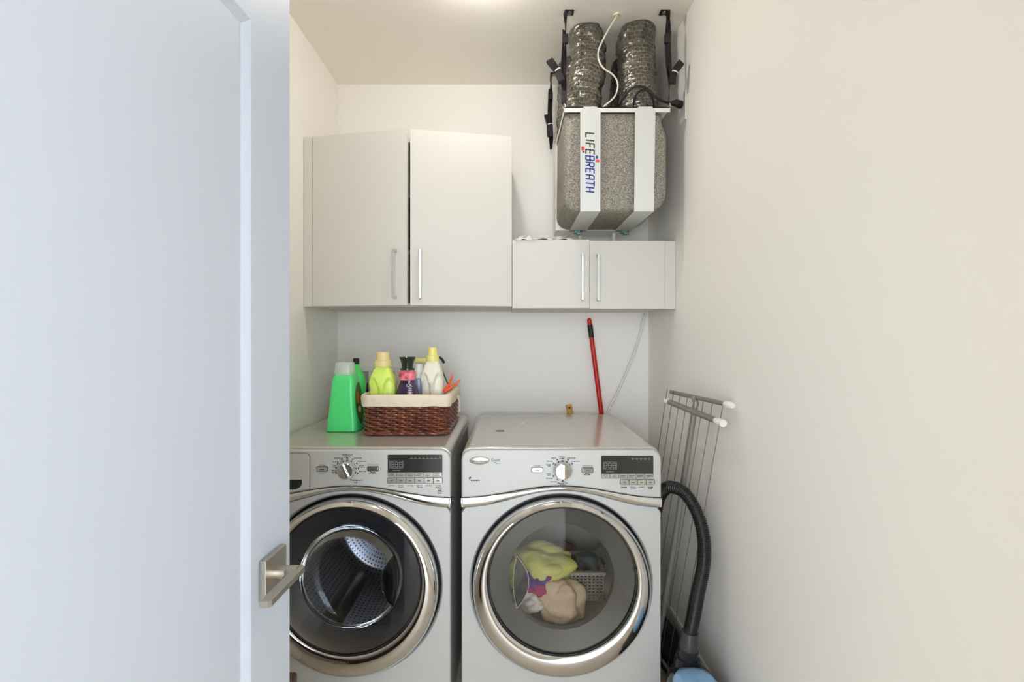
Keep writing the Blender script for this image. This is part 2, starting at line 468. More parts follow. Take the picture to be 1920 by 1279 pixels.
# ---------------- ceiling lamp
lm = thing('ceiling_lamp', 'small round lamp on the ceiling of the laundry closet', 'lamp', (LAMP[0], LAMP[1], ZC))
b = bm_(); lathe(b, [(.075, ZC-.0005), (.075, ZC-.010), (.064, ZC-.014), (.05, ZC-.014)], (LAMP[0], LAMP[1], 0)); obj('base', b, M['lampbase'], lm)
b = bm_(); lathe(b, [(.001, -.058), (.02, -.055), (.035, -.045), (.043, -.031), (.045, -.0145)], LAMP); obj('globe', b, M['lampglobe'], lm, 180)
hl = thing('hall_fill_lamp', 'added fill lamp on the unseen ceiling outside the door', 'lamp', (HALL_FILL[0], HALL_FILL[1], ZC))
b = bm_(); lathe(b, [(.16, ZC), (.16, ZC-.015)], (HALL_FILL[0], HALL_FILL[1], 0)); obj('base', b, M['lampbase'], hl)
b = bm_(); lathe(b, [(.001, -.03), (.08, -.022), (.14, 0), (.155, .05)], HALL_FILL); obj('globe', b, M['hallfill'], hl, 180)

# ================================================================ cabinets
def cabinet_door(root, hinge, free, z0, z1, handle_at, label=None):
    """door slab from hinge to free edge (XY points on its front plane); handle_at = distance of handle from the free edge"""
    h, f = Vector((*hinge, 0)), Vector((*free, 0)); L = (f-h).length; d = (f-h).normalized()
    n = Vector((d.y, -d.x, 0));
    if n.y > 0: n = -n
    mx = Matrix(((d.x, n.x, 0, h.x), (d.y, n.y, 0, h.y), (0, 0, 1, 0), (0, 0, 0, 1)))
    b = bm_(); box(b, 0, L, -.018, 0, z0, z1, .0012, 2); bmesh.ops.transform(b, matrix=mx, verts=b.verts)
    dr = obj('door', b, M['cab'], root, 30, label)
    u, (hz0, hz1) = L-handle_at[0], handle_at[1]
    b = bm_()
    box(b, u-.005, u+.005, .024, .032, hz0, hz1, .0012)
    for z in (hz0, hz1-.010): box(b, u-.005, u+.005, 0, .026, z, z+.010, .001)
    bmesh.ops.transform(b, matrix=mx, verts=b.verts)
    obj('handle', b, M['satin'], dr)
    return dr
YF = 2.06
cz0, cz1 = 1.479, 2.218
c1 = thing('upper_cabinet', 'tall white two-door wall cabinet over the washer, doors slightly ajar', 'cabinet', (-.42, 2.28, cz0))
b = bm_()
x0, x1 = -.862, .0085
box(b, x0, x0+.018, YF+.02, YB-.001, cz0, cz1); box(b, x1-.018, x1, YF+.02, YB-.001, cz0, cz1)
box(b, x0+.018, x1-.018, YF+.02, YB-.001, cz0, cz0+.018); box(b, x0+.018, x1-.018, YF+.02, YB-.001, cz1-.018, cz1)
box(b, x0+.018, x1-.018, YB-.012, YB-.001, cz0+.018, cz1-.018)
obj('carcass', b, M['cab'], c1)
for zz in (1.72, 1.97):
    b = bm_(); box(b, x0+.019, x1-.019, YF+.06, YB-.013, zz, zz+.016); obj('shelf', b, M['cabin'], c1)
b = bm_(); box(b, XL+.001, -.8585, YF+.003, YF+.02, cz0, cz1-.003, .001); obj('filler_strip', b, M['cab'], c1)
cabinet_door(c1, (-.8565, YF), (-.4305, 1.982), cz0+.001, cz1, (.048, (1.510, 1.713)), 'left cabinet door, its free edge swung out')
cabinet_door(c1, (.0085, YF), (-.4165, 1.985), cz0+.001, cz1, (.040, (1.507, 1.713)), 'right cabinet door, its free edge swung out')
# dark folded things inside, seen in the gap
t = tag(obj('folded_blanket', (lambda b: (box(b, -.72, -.16, 2.12, 2.42, 1.736, 1.93, .03, 3), b)[1])(bm_()), M['cloth_d'], None), 'dark folded blanket on a shelf behind the gap of the tall cabinet doors', 'blanket')

s0, s1 = 1.47, 1.767
c2 = thing('bridge_cabinet', 'low white two-door wall cabinet under the grey ventilation unit', 'cabinet', (.36, 2.28, s0))
b = bm_(); x0, x1 = .0095, .675
box(b, x0, x0+.018, YF+.02, YB-.001, s0+.003, s1); box(b, x1-.018, x1, YF+.02, YB-.001, s0+.003, s1)
box(b, x0+.018, x1-.018, YF+.02, YB-.001, s0+.003, s0+.021); box(b, x0+.018, x1-.018, YF+.02, YB-.001, s1-.018, s1)
box(b, x0+.018, x1-.018, YB-.012, YB-.001, s0+.021, s1-.018)
obj('carcass', b, M['cab'], c2)
b = bm_(); box(b, .675, XR-.001, YF+.006, YF+.024, s0, s1-.002, .001); obj('filler_strip', b, M['cab'], c2)
cabinet_door(c2, (.0105, YF), (.3435, YF-.012), s0+.002, s1+.001, (.032, (1.505, 1.706)), 'left low cabinet door')
cabinet_door(c2, (.673, YF), (.3465, YF), s0, s1-.002, (.034, (1.503, 1.704)), 'right low cabinet door')

# plastic film lying on the low cabinet
b = bm_(); rings = []
for i in range(26):
    x = .022+.25*i/25; ring = []
    for j in range(9):
        y = 2.052+.10*j/8
        z = 1.772+.022*abs(noise.noise(Vector((x*30, y*30, 2))))*(1+.5*math.sin(j)) + (.006 if 2 < j < 6 else 0)
        if j == 0: z -= .012*(.5+noise.noise(Vector((x*18, 0, 5))))
        ring.append(Vector((x, y, max(z, 1.7705 if j else 1.755))))
    rings.append(ring)
loft(b, rings, False)
sol = obj('plastic_film', b, M['film'], None, 60); md = sol.modifiers.new('s', 'SOLIDIFY'); md.thickness = .0008; md.offset = 1
tag(sol, 'crumpled clear plastic film lying on top of the low white cabinet', 'plastic film')

# ================================================================ washer and dryer
WASH_CX, DRY_CX = -.546, .1765
HW = .343
YFRONT, YBACK, ZTOP = 1.63, 2.342, .966
def wave(x, cx, hi):       # z of the chrome band's top (hi) or bottom edge
    u = max(-1, min(1, (x-cx)/HW)); s = .5*(1+math.cos(PI*u))
    return (.7955+.0403*s) if hi else (.7626+.0586*s)

def machine(kind):
    wash = kind == 'washer'
    cx = WASH_CX if wash else DRY_CX
    x0, x1 = cx-HW, cx+HW
    if wash: root = thing('washing_machine', 'silver front-loading washer at the left, empty steel drum behind dark round door', 'washing machine', (cx, 1.99, 0))
    else: root = thing('tumble_dryer', 'silver front-loading dryer at the right, laundry seen through its round door', 'dryer', (cx, 1.99, 0))
    # body shell (sides, back, bottom), open at the front
    b = bm_(); zt = ZTOP-.03
    box(b, x0+.004, x0+.012, YFRONT+.02, YBACK, .03, zt); box(b, x1-.012, x1-.004, YFRONT+.02, YBACK, .03, zt)
    box(b, x0+.012, x1-.012, YBACK-.008, YBACK, .03, zt); box(b, x0+.012, x1-.012, YFRONT+.02, YBACK-.008, .03, .04)
    obj('cabinet', b, M['silver'], root)
    # feet
    for fx in (x0+.06, x1-.06):
        for fy in (YFRONT+.08, YBACK-.08):
            b = bm_(); lathe(b, [(.022, 0), (.022, .012), (.012, .016), (.012, .031)], (fx, fy, 0), 'Z', 16); obj('foot', b, M['black'], root)
    # top panel with rounded long edges
    b = bm_()
    prof = [(x0, ZTOP-.045), (x1, ZTOP-.045)]+rrect(x0, x1, ZTOP-.07, ZTOP, .032, 8)[18:]
    prism(b, prof, YFRONT+.014, YBACK, .006, 3)
    obj('top_panel', b, M['silverdark'], root, 35)
    # console
    b = bm_(); poly = []
    N = 40
    for i in range(N+1):
        x = x0+(x1-x0)*i/N; poly.append((x, wave(x, cx, True)))
    r = .036; zt2 = ZTOP-.006
    for k in range(9):
        a = k*PI/2/8; poly.append((x1-r+r*math.cos(a), zt2-r+r*math.sin(a)))
    for k in range(9):
        a = PI/2+k*PI/2/8; poly.append((x0+r+r*math.cos(a), zt2-r+r*math.sin(a)))
    prism(b, poly, YFRONT-.004, YFRONT+.03, .007, 3)
    con = obj('control_panel', b, M['silver'], root, 35)
    # chrome band
    b = bm_(); rings = []
    for i in range(61):
        x = x0+(x1-x0)*i/60; za, zb = wave(x, cx, False)+.0012, wave(x, cx, True)-.0012
        ring = []
        for k in range(7):
            t = k/6; ring.append(Vector((x, YFRONT-.0035-.0045*math.sin(PI*t), za+(zb-za)*t)))
        ring += [Vector((x, YFRONT+.02, zb)), Vector((x, YFRONT+.02, za))]
        rings.append(ring)
    loft(b, rings); obj('chrome_band', b, M['chrome'], root, 50)
    # lower front panel with the round door hole
    dcz, DR = .495, .308
    N = 120; outer, inner = [], []
    for i in range(N):
        a = 2*PI*i/N; c, s = math.cos(a), math.sin(a)
        inner.append((cx+DR*c, dcz+DR*s))
        t = 5.0
        if abs(c) > 1e-6: t = min(t, HW/abs(c))
        if s < 0: t = min(t, (dcz-.06)/-s)
        if s > 0:
            lo, hi = 0.0, t
            for _ in range(40):
                m_ = (lo+hi)/2
                if dcz+m_*s < wave(cx+m_*c, cx, False): lo = m_
                else: hi = m_
            t = min(t, lo)
        outer.append((cx+t*c, dcz+t*s))
    b = bm_()
    def R(pl, y): return [Vector((p[0], y, p[1])) for p in pl]
    mid = [(cx+(DR+.008)*(p[0]-cx)/DR, dcz+(DR+.008)*(p[1]-dcz)/DR) for p in inner]
    def sh(pl, d): return [(cx+(p[0]-cx)*(1-d/HW), dcz+(p[1]-dcz)*(1-d/.4)) for p in pl]
    loft(b, [R(outer, YFRONT+.03), R(outer, YFRONT+.004), R(sh(outer, .003), YFRONT), R(mid, YFRONT), R([(cx+(DR+.004)*(p[0]-cx)/DR, dcz+(DR+.004)*(p[1]-dcz)/DR) for p in inner], YFRONT+.004), R(inner, YFRONT+.012), R(inner, YFRONT+.05)], True, False, False)
    obj('front_panel', b, M['silver'], root, 45)
    b = bm_(); box(b, x0+.006, x1-.006, YFRONT+.004, YFRONT+.02, .03, .057, .003); obj('toe_kick', b, M['silver'], root)
    # dark seal behind door
    b = bm_()
    def circ(rr, y, cz, n=96): return [Vector((cx+rr*math.cos(2*PI*i/n), y, cz+rr*math.sin(2*PI*i/n))) for i in range(n)]
    loft(b, [circ(DR-.001, YFRONT+.03, dcz), circ(DR-.02, YFRONT+.022, dcz), circ(.262, YFRONT+.022, .515)], True, False, False)
    obj('door_seal', b, M['black'], root)
    # ---- door
    gz, GR = .527, .249
    b = bm_()
    prof = [(0, .302, YFRONT+.012), (0, .303, YFRONT-.012), (.0, .3, YFRONT-.026), (.12, .294, YFRONT-.036), (.35, None, YFRONT-.044), (.65, None, YFRONT-.048), (.9, None, YFRONT-.046), (1, GR+.002, YFRONT-.040), (1, GR-.001, YFRONT-.030)]
    rings = []
    for t, rr, y in prof:
        r_ = rr if rr is not None else .294+(GR+.002-.294)*t
        rings.append(circ(r_, y, dcz+(gz-dcz)*t, 128))
    loft(b, rings, True, False, False)
    dr = obj('door', b, M['chrome'], root, 60, 'round door with a wide chrome ring')
    b = bm_(); loft(b, [circ(GR-.0005, YFRONT-.041, gz, 128), circ(GR-.004, YFRONT-.0405, gz, 128), circ(GR-.004, YFRONT-.034, gz, 128)], True, False, False)
    obj('ring_edge', b, M['black'], dr)
    b = bm_(); rings = []
    for k in range(12):
        t = k/11; rr = (GR-.003)*(1-t)+.002*t
        rings.append(circ(rr, YFRONT-.036-.010*(1-(rr/GR)**2), gz))
    loft(b, rings, True, False, True)
    obj('door_glass', b, M['glass' if wash else 'glassd'], dr, 180, 'dark tinted glass' if wash else 'smoky tinted glass')
    # inner frame ring
    IR = .182
    b = bm_(); loft(b, [circ(GR-.003, YFRONT-.024, gz), circ(IR+.03, YFRONT-.010, gz-.004), circ(IR, YFRONT+.004, gz-.006), circ(IR, YFRONT+.03, gz-.006)], True, False, False)
    obj('inner_frame', b, M['innerdark' if wash else 'innergrey'], dr, 40)
    # finger recess: a lens
    side = 1 if wash else -1
    lx = cx+side*.153; b = bm_(); lens = []
    hh = .088
    for k in range(17):
        a = -1+2*k/16; lens.append((lx+side*(.012*(1-a*a))+side*.018*(1-a*a)*0, gz-.006+hh*a))
    for k in range(1, 16):
        a = 1-2*k/16; lens.append((lx-side*(.040*(1-a*a)), gz-.006+hh*a))
    prism(b, lens, YFRONT-.030, YFRONT-.012)
    gp = obj('finger_recess', b, M['recess'], dr, 40)
    b = bm_(); pts = [Vector((p[0], YFRONT-.031, p[1])) for p in lens]; tube(b, pts+[pts[0]], .0012, 6, False); obj('recess_edge', b, M['chrome'], gp)
    # sub-window bowl
    b = bm_(); rings = []
    for k in range(10):
        t = k/9; rr = IR*.985*math.cos(t*PI/2*.86); rings.append(circ(rr, YFRONT+.006+.06*math.sin(t*PI/2), gz-.006-.01*t))
    if wash:
        loft(b, rings, True, False, True); obj('glass_bowl', b, M['bowl'], dr, 180)
    else:
        b.free()
    # drum
    dz = .505; R0 = .246
    b = bm_(); n = 96; y0, y1 = YFRONT+.10, YFRONT+.55
    prof = [(IR+.006, YFRONT+.035, gz-.006), (R0-.03, y0-.012, dz), (R0, y0+.01, dz), (R0, y1-.04, dz), (R0-.03, y1, dz), (.06, y1+.012, dz), (.002, y1+.012, dz)]
    rings = [circ(r_, y, z, n) for r_, y, z in prof]; L = [0]
    for i in range(1, len(prof)): L.append(L[-1]+math.hypot(prof[i][0]-prof[i-1][0], prof[i][1]-prof[i-1][1]))
    lip = bm_()
    loft(lip, rings[:3], True, False, False); obj('drum_mouth', lip, M['boottop'] if wash else M['dryerdrum'], root, 50)
    loft(b, rings[2:], True, False, False, uv=lambda i, j: (2*PI*R0*j/n, L[i+2]))
    drum = obj('drum', b, M['perf'] if wash else M['dryerdrum'], root, 50, 'perforated steel drum' if wash else 'pale drum')
    for k in range(3):
        a = (PI*.5+.55+k*2*PI/3) if wash else (PI*.5+k*2*PI/3); b = bm_(); rings = []
        for i in range(9):
            t = i/8; y = y0+.05+(y1-y0-.12)*t; hgt = .050*math.sin(PI*min(1, max(0, .12+.76*t)))
            ring = []
            for q in range(7):
                s_ = -1+2*q/6; aa = a+s_*.16; rr = R0-.001-hgt*(1-s_*s_)
                ring.append(Vector((cx+rr*math.cos(aa), y, dz+rr*math.sin(aa))))
            rings.append(ring)
        loft(b, rings, False); obj('baffle', b, M['nickel'] if wash else M['dryerdrum'], drum, 60)
    if not wash:
        b = bm_()
        for k in range(-7, 8):
            if abs(k) < 2: continue
            a = -PI/2+k*.058
            q = Vector((cx+(IR+.020)*math.cos(a), YFRONT+.055, gz-.006+(IR+.020)*math.sin(a)))
            box(b, -.0048, .0048, -.003, .003, -.0022, .0022, 0, 1, Matrix.Translation(q) @ Matrix.Rotation(-(a+PI/2), 4, 'Y'))
            obj('lint_grille_slot', b, M['black'], drum, 0); b = bm_()
        b.free()
    # ---- console fittings; px to panel plane
    YP = YFRONT-.004
    def pp(px, py): v = P(px, py, YP); return v.x, v.z
    ink = bm_()
    def bar(px0, px1, py, h=1.6):
        a = pp(px0, py); c = pp(px1, py); box(ink, a[0], c[0], YP-.0004, YP+.0002, a[1]-h/2*YP/F, a[1]+h/2*YP/F)
    def words(px0, px1, py, h=1.5):
        x = px0
        while x < px1-1:
            l = min(random.choice((2.2, 3.2, 4.4, 5)), px1-x); bar(x, x+l, py, h*random.uniform(.7, 1.05)); x += l+.9
    def txt(s, px, py, hpx, align='CENTER'):
        x, z = pp(px, py); put_text(ink, s, hpx*1.35*YP/F, x, YP-.0003, z, align)
    def rbox(px0, px1, py0, py1, y0, y1, rpx=2, bev=.0008):
        (a, z1), (c, z0) = pp(px0, py0), pp(px1, py1)
        q = bm_(); prism(q, rrect(a, c, z0, z1, rpx*YP/F, 4), y0, y1, bev, 2); return q
    # dial
    kx, ky = (651, 880) if wash else (1055, 881)
    X, Z = pp(kx, ky)
    k = obj('dial', (lambda q: (lathe(q, [(.0335, YP), (.0335, YP-.004), (.031, YP-.010), (.0295, YP-.021), (.026, YP-.026), (.001, YP-.0275)], (X, 0, Z), 'Y', 48), q)[1])(bm_()), M['chrome'], con, 50, 'chrome programme dial')
    q = bm_(); ang = .45 if wash else 0
    prism(q, rrect(-.0075, .0075, -.026, .027, .006, 5), YP-.032, YP-.022, .003, 3, 'XZ', Matrix.Translation((X, 0, Z)) @ Matrix.Rotation(-ang if wash else 0, 4, 'Y'))
    obj('dial_grip', q, M['chrome'], k)
    angs = [90, 118, 62, 148, 32, 172, 4, 196, -22, -70] if wash else [90, 118, 62, 146, 34, 214, 242, 270]
    for a in angs:
        a = math.radians(a); rr = .0385
        q = Matrix.Translation((X+rr*math.cos(a), 0, Z+rr*math.sin(a))) @ Matrix.Rotation(-(a-PI/2), 4, 'Y')
        mk = bm_(); prism(mk, rrect(-.0036, .0036, -.0019, .0019, .0018, 3), YP-.0006, YP+.0002, 0, 1, 'XZ', q); obj('dial_mark', mk, M['ink'], con, 0)
    if wash:
        for (a0, a1, y) in ((642, 661, 853), (644, 658, 857), (627, 643, 859), (663, 678, 859), (624, 636, 866), (671, 686, 865), (624, 631, 873), (624, 631, 876), (673, 682, 873), (673, 684, 876), (622, 631, 882), (622, 631, 885.5), (623, 631, 889), (673, 686, 884), (660, 679, 901), (664, 671, 905)):
            words(a0, a1, y)
        txt('POWER', 604, 872.4, 2.6); txt('START/PAUSE', 699.5, 872, 2.4); words(694, 703, 885.5); words(691, 705, 888.5)
    else:
        for (a0, a1, y) in ((1034, 1043, 859), (1063, 1080, 859), (1025, 1036, 865), (1071, 1087, 865), (1024, 1034, 871.5), (1027, 1032, 874), (1025, 1032, 888.5), (1027, 1032, 891), (1024, 1036, 897), (1032, 1044, 903.5), (1045, 1064, 906), (1050, 1061, 909)):
            words(a0, a1, y)
        txt('NORMAL', 1053.5, 857, 2.3); bar(1049, 1059, 859.6, .8); bar(1052, 1060, 903.3, .8)
        txt('POWER', 1007.5, 874.2, 2.6); txt('START/PAUSE', 1101.5, 874, 2.4); words(1097, 1106, 888); words(1095, 1108, 890.5)
    # power and start buttons
    for (a, c, d, e) in (((594, 614.5, 875, 884), (689, 710, 875, 883.5)) if wash else ((997, 1018, 876.5, 885.5), (1091, 1112, 877, 886.5))):
        rim = obj('button_rim', rbox(a-.6, c+.6, d-.6, e+.6, YP-.001, YP+.003, 2.4, 0), M['black'], con)
        bt = obj('button', rbox(a+.4, c-.4, d+.4, e-.4, YP-.0035, YP+.003, 2), M['chrome'], rim)
        obj('button_mark', rbox((a+c)/2-4, (a+c)/2+4, (d+e)/2-.3, (d+e)/2+1.1, YP-.0038, YP-.003, .4, 0), M['ink'], rim)
    # display
    if wash: da, dc, d0, d1, d2 = 727, 829.5, 852.5, 885.5, 893
    else: da, dc, d0, d1, d2 = 1127, 1225, 854.5, 888, 896.5
    dp = obj('display', rbox(da, dc, d0, d2+.8, YP-.0012, YP+.003, 2.2, .0004), M['display'], con, 40, 'dark display window')
    dt = bm_()
    def dbar(px0, px1, py, h=.7):
        a = pp(px0, py); c = pp(px1, py); box(dt, a[0], c[0], YP-.0018, YP-.001, a[1]-h/2*YP/F, a[1]+h/2*YP/F)
    def dvert(px, p0, p1, wd=.6):
        a = pp(px-wd/2, p1); c = pp(px+wd/2, p0); box(dt, a[0], c[0], YP-.0018, YP-.001, a[1], c[1])
    gx, gy = da+6, d0+14
    for n_ in range(3):                                   # three seven-segment digits
        ox = gx+n_*8; w_, h_ = 5, 9
        for yy in (gy, gy+h_/2, gy+h_): dbar(ox, ox+w_, yy)
        for xx in (ox, ox+w_): dvert(xx, gy, gy+h_)
        obj('digit', dt, M['disptext'], dp, 0); dt = bm_()
    dbar(gx-2, gx+23, gy-2.2, .5); dbar(gx-2, gx+23, gy+11.2, .5); dvert(gx-2, gy-2, gy+11, .5); dvert(gx+23, gy-2, gy+11, .5)
    x = da+(42 if wash else 57)
    while x < dc-5:
        dbar(x, x+5, d0+5, .7); dbar(x+.5, x+4.5, d0+7.2, .6); x += 7.6
    dbar(da+9, da+24, d1-3.5, .6)
    obj('display_print', dt, M['disptext'], dp)
    nb = 6; st = (dc-da-1)/nb
    for i in range(nb):
        a = da+.8+i*st
        bt = obj('display_button', rbox(a, a+st-.8, d1, d2, YP-.0030, YP+.002, .6, .0004), M['button'], dp)
        tb = bm_()
        ctr = a+st/2-.4; zc = (d1+d2)/2
        if i < 2:
            sg = -1 if i == 0 else 1
            for s_ in (-1, 1):
                p, q2 = pp(ctr, zc-sg*2.4), pp(ctr+s_*3, zc+sg*2.0)
                tube(tb, [(p[0], YP-.0031, p[1]), (q2[0], YP-.0031, q2[1])], .0005, 6)
            p, q2 = pp(ctr-3, zc+sg*2.0), pp(ctr+3, zc+sg*2.0); tube(tb, [(p[0], YP-.0031, p[1]), (q2[0], YP-.0031, q2[1])], .0005, 6)
        else:
            for dy in (-1.2, 1.4):
                p, q2 = pp(ctr-5.5, zc+dy), pp(ctr+5.5-2*(dy > 0), zc+dy); box(tb, p[0], q2[0], YP-.0034, YP-.0028, p[1]-.0009, p[1]+.0009)
        obj('button_print', tb, M['ink'], bt)
    if wash: ra, rc, r0, r1, nb = 726, 830, 896, 906, 6
    else: ra, rc, r0, r1, nb = 1163, 1227, 899.5, 908.5, 4
    rim = obj('option_button_rim', rbox(ra-.7, rc+.7, r0-.7, r1+.7, YP-.001, YP+.003, 2.2, 0), M['black'], con)
    st = (rc-ra)/nb
    for i in range(nb):
        a = ra+i*st
        bt = obj('option_button', rbox(a+.4, a+st-.4, r0, r1, YP-.0035, YP+.002, 1, .0008), M['button'], rim)
        obj('button_mark', rbox(a+st/2-2.5, a+st/2+2.5, (r0+r1)/2-.6, (r0+r1)/2+.8, YP-.0039, YP-.003, .3, 0), M['ink'], bt)
        words(a+3, a+st-3, r1+5)
        if i in (1, 3, 5): words(a+4, a+st-3, r1+8)
    g = bm_(); a = pp(ra+1, r1+6); box(g, a[0], a[0]+.0035, YP-.0006, YP, a[1]-.002, a[1]+.002); obj('green_mark', g, M['greenink'], con)
    if wash:
        for q4 in ((820, 829, 916.5), (820, 829, 922.5)): bar(*q4, .7)
        words(821, 828, 925); bar(821, 828, 919.5, 1.4)
    else:
        # oval badge and words
        X, Z = pp(899, 863.5); q = bm_(); rings = []
        for (s_, y) in ((1, YP), (1, YP-.0025), (.9, YP-.0045), (.5, YP-.0058), (.02, YP-.006)):
            rings.append([Vector((X+.0345*s_*math.cos(2*PI*i/48), y, Z+.0133*s_*math.sin(2*PI*i/48))) for i in range(48)])
        loft(q, rings, True, False, True); bd = obj('badge', q, M['button'], con, 50, 'oval silver badge')
        q = bm_(); put_text(q, 'Whirlpool', .0120, X, YP-.0068, Z-.001, 'CENTER', .15); obj('badge_lettering', q, M['black'], bd)
        txt('Duet', 929.5, 863, 6); words(926, 932, 867.5, .9); words(930, 937, 869.3, .7)
        X, Z = pp(881, 896.5); prism(ink, [(X-.003, Z-.004), (X+.003, Z-.002), (X+.005, Z+.004), (X, Z+.004), (X-.004, Z+.001)], YP-.0006, YP)
        X, Z = pp(881, 899); prism(ink, [(X-.001, Z-.004), (X+.001, Z-.004), (X+.001, Z+.004), (X-.001, Z+.004)], YP-.0006, YP)
        words(883, 900.5, 901, 2.2)
    obj('panel_print', ink, M['ink'], con)
    # dispenser drawer of the washer
    if wash:
        dx1 = pp(581, 0)[0]; zt3 = pp(0, 850)[1]; q = bm_(); poly = []
        dx0 = x0+.012
        for i in range(11):
            x = dx0+(dx1-dx0)*i/10; poly.append((x, wave(x, cx, True)+.006))
        r = .016
        for k2 in range(7):
            a = k2*PI/2/6; poly.append((dx1-r+r*math.cos(a), zt3-r+r*math.sin(a)))
        poly.append((dx0, zt3))
        gp = bm_(); sc = [(((p[0]-(dx0+dx1)/2)*1.012+(dx0+dx1)/2), (p[1]-.875)*1.02+.875) for p in poly]
        prism(gp, sc, YP-.0004, YP+.003); gap = obj('drawer_gap', gp, M['ink'], con)
        prism(q, poly, YP-.0035, YP+.004, .0015, 2); dw = obj('detergent_drawer', q, M['silver'], con, 35)
        X0, X1 = pp(478, 0)[0], pp(567, 0)[0]; za, zb = pp(0, 917)[1], pp(0, 899)[1]
        q = bm_(); prism(q, [(X0, za-.004), (X1-.02, za), (X1-.006, za+.008), (X1, za+.018), (X1, zb), (X0, zb-.002)], YP-.0041, YP-.002); obj('drawer_grip', q, M['black'], dw)
    for s_ in (-1, 1):
        q = bm_(); xx = cx+s_*(HW-.004); box(q, xx-.0022, xx+.0022, YFRONT-.0085, YFRONT, .7655, .793); obj('band_end_cap', q, M['silver'], root)
    return root
machine('washer'); machine('dryer')
# small loose paper tag and dark scrap on the dryer top
v = P(980, 794, 1); Yt = (EYE-ZTOP)*F/(794-CY); v = P(980, 794, Yt)
b = bm_(); box(b, v.x-.009, v.x+.009, v.y-.014, v.y+.014, ZTOP+.0004, ZTOP+.0016); tag(obj('paper_tag', b, M['white'], None), 'tiny white paper tag lying on the top of the dryer', 'paper tag')
Yt = (EYE-ZTOP)*F/(808.5-CY); v = P(938, 808.5, Yt)
b = bm_(); box(b, v.x-.016, v.x+.016, v.y-.003, v.y+.003, ZTOP+.0004, ZTOP+.003); tag(obj('dark_stick', b, M['darkwood'], None), 'short dark sliver lying on the top of the dryer', 'stick')
# green leaf-shaped sticker at the foot of the washer's door ring: part of the photograph's door
root_w = bpy.data.objects['washing_machine']

# ================================================================ laundry in the dryer
def cloth(name, label, m, c, r, seed, amp=.45, sq=(1, 1, 1), freq=2.2):
    b = bm_(); bmesh.ops.create_icosphere(b, subdivisions=6, radius=1)
    c = Vector(c); rg = random.Random(int(seed*10))
    dirs = [(Vector((rg.uniform(-1, 1), rg.uniform(-1, 1), rg.uniform(-1, 1))).normalized()*rg.uniform(2.2, 4.6), rg.uniform(0, 6), rg.uniform(.5, 1)) for _ in range(4)]
    for v in b.verts:
        d = v.co.normalized(); off = Vector((seed*3.1, seed*1.7, seed))
        wp = noise.noise_vector(d*1.3+off)*.9
        n = noise.noise(d*1.5+off)
        f = 0
        for kd, ph, wt in dirs:                 # rounded folds with sharp valleys between them
            f += wt*abs(math.sin((d+wp).dot(kd)+ph))
        k = 1+amp*(.70*n+.48*(f/3-.55))
        q = Vector((d.x*r*sq[0]*k, d.y*r*sq[1]*k, d.z*r*sq[2]*k))
        if q.z < -r*sq[2]*.72: q.z = -r*sq[2]*.72+(q.z+r*sq[2]*.72)*.2
        v.co = c+q
    return tag(obj(name, b, m, None, 180), label, 'laundry', 'laundry in the dryer')
def at(px, py, Y): return P(px, py, Y)
cloth('towel', 'yellow-green towel bunched at the top of the laundry in the dryer', M['towel_y'], at(1012, 1064, 1.86), .105, 1, .55, (1.22, .8, .72))
cloth('towel', 'beige towel slumped at the front of the laundry in the dryer', M['towel_b'], at(1054, 1128, 1.775), .076, 2.3, .5, (1.0, .75, 1.08))
cloth('shirt', 'purple and red cloth crumpled between the yellow and beige towels', M['cloth_p'], at(1010, 1097, 1.79), .06, 3.7, .6, (1.2, .7, .72))
cloth('small_cloth', 'white cloth balled at the lower left of the dryer drum', M['cloth_w'], at(991, 1131, 1.76), .044, 4.9, .6, (1.15, .8, .85))
cloth('trousers', 'teal-grey cloth heaped in the plastic crate at the back of the drum', M['cloth_t'], at(1104, 1062, 1.93), .062, 6.2, .6, (1.15, .8, .7))
cloth('dark_shirt', 'dark cloth lying behind the yellow-green towel in the drum', M['cloth_d'], at(1040, 1042, 2.04), .07, 8.1, .6, (1.3, .7, .8))
# plastic crate
cr = thing('plastic_crate', 'grey mesh plastic crate holding clothes inside the dryer drum', 'crate', tuple(at(1112, 1150, 1.9)))
cxr, cyr, czr = at(1106, 1140, 1.90); hw_, hd_, hh_ = .060, .085, .095
cxr, cyr, czr = .296, 1.895, .345
b = bm_(); rings = [[Vector((cxr+sx*(hw_+.008), cyr+sy*(hd_+.008), czr+hh_+dz)) for sx, sy in ((-1, -1), (1, -1), (1, 1), (-1, 1))] for dz in (0, .012)]
inn = [[Vector((cxr+sx*(hw_-.006), cyr+sy*(hd_-.006), czr+hh_+dz)) for sx, sy in ((-1, -1), (1, -1), (1, 1), (-1, 1))] for dz in (.012, 0)]
loft(b, rings+inn+[rings[0]], True, False, False); obj('rim', b, M['crate'], cr, 30)
b = bm_()
for k in range(9):
    t = -1+2*k/8
    for sy in (-1, 1): box(b, cxr+t*hw_-.0025, cxr+t*hw_+.0025, cyr+sy*hd_-.002, cyr+sy*hd_+.002, czr, czr+hh_)
    for sx in (-1, 1): box(b, cxr+sx*hw_-.002, cxr+sx*hw_+.002, cyr+t*hd_-.0025, cyr+t*hd_+.0025, czr, czr+hh_)
for k in range(8):
    z = czr+hh_*k/8
    for sy in (-1, 1): box(b, cxr-hw_, cxr+hw_, cyr+sy*hd_-.002, cyr+sy*hd_+.002, z-.002, z+.003)
    for sx in (-1, 1): box(b, cxr+sx*hw_-.002, cxr+sx*hw_+.002, cyr-hd_, cyr+hd_, z-.002, z+.003)
obj('mesh_sides', b, M['crate'], cr, 0)
b = bm_(); box(b, cxr-hw_, cxr+hw_, cyr-hd_, cyr+hd_, czr-.004, czr); obj('bottom', b, M['crate'], cr)

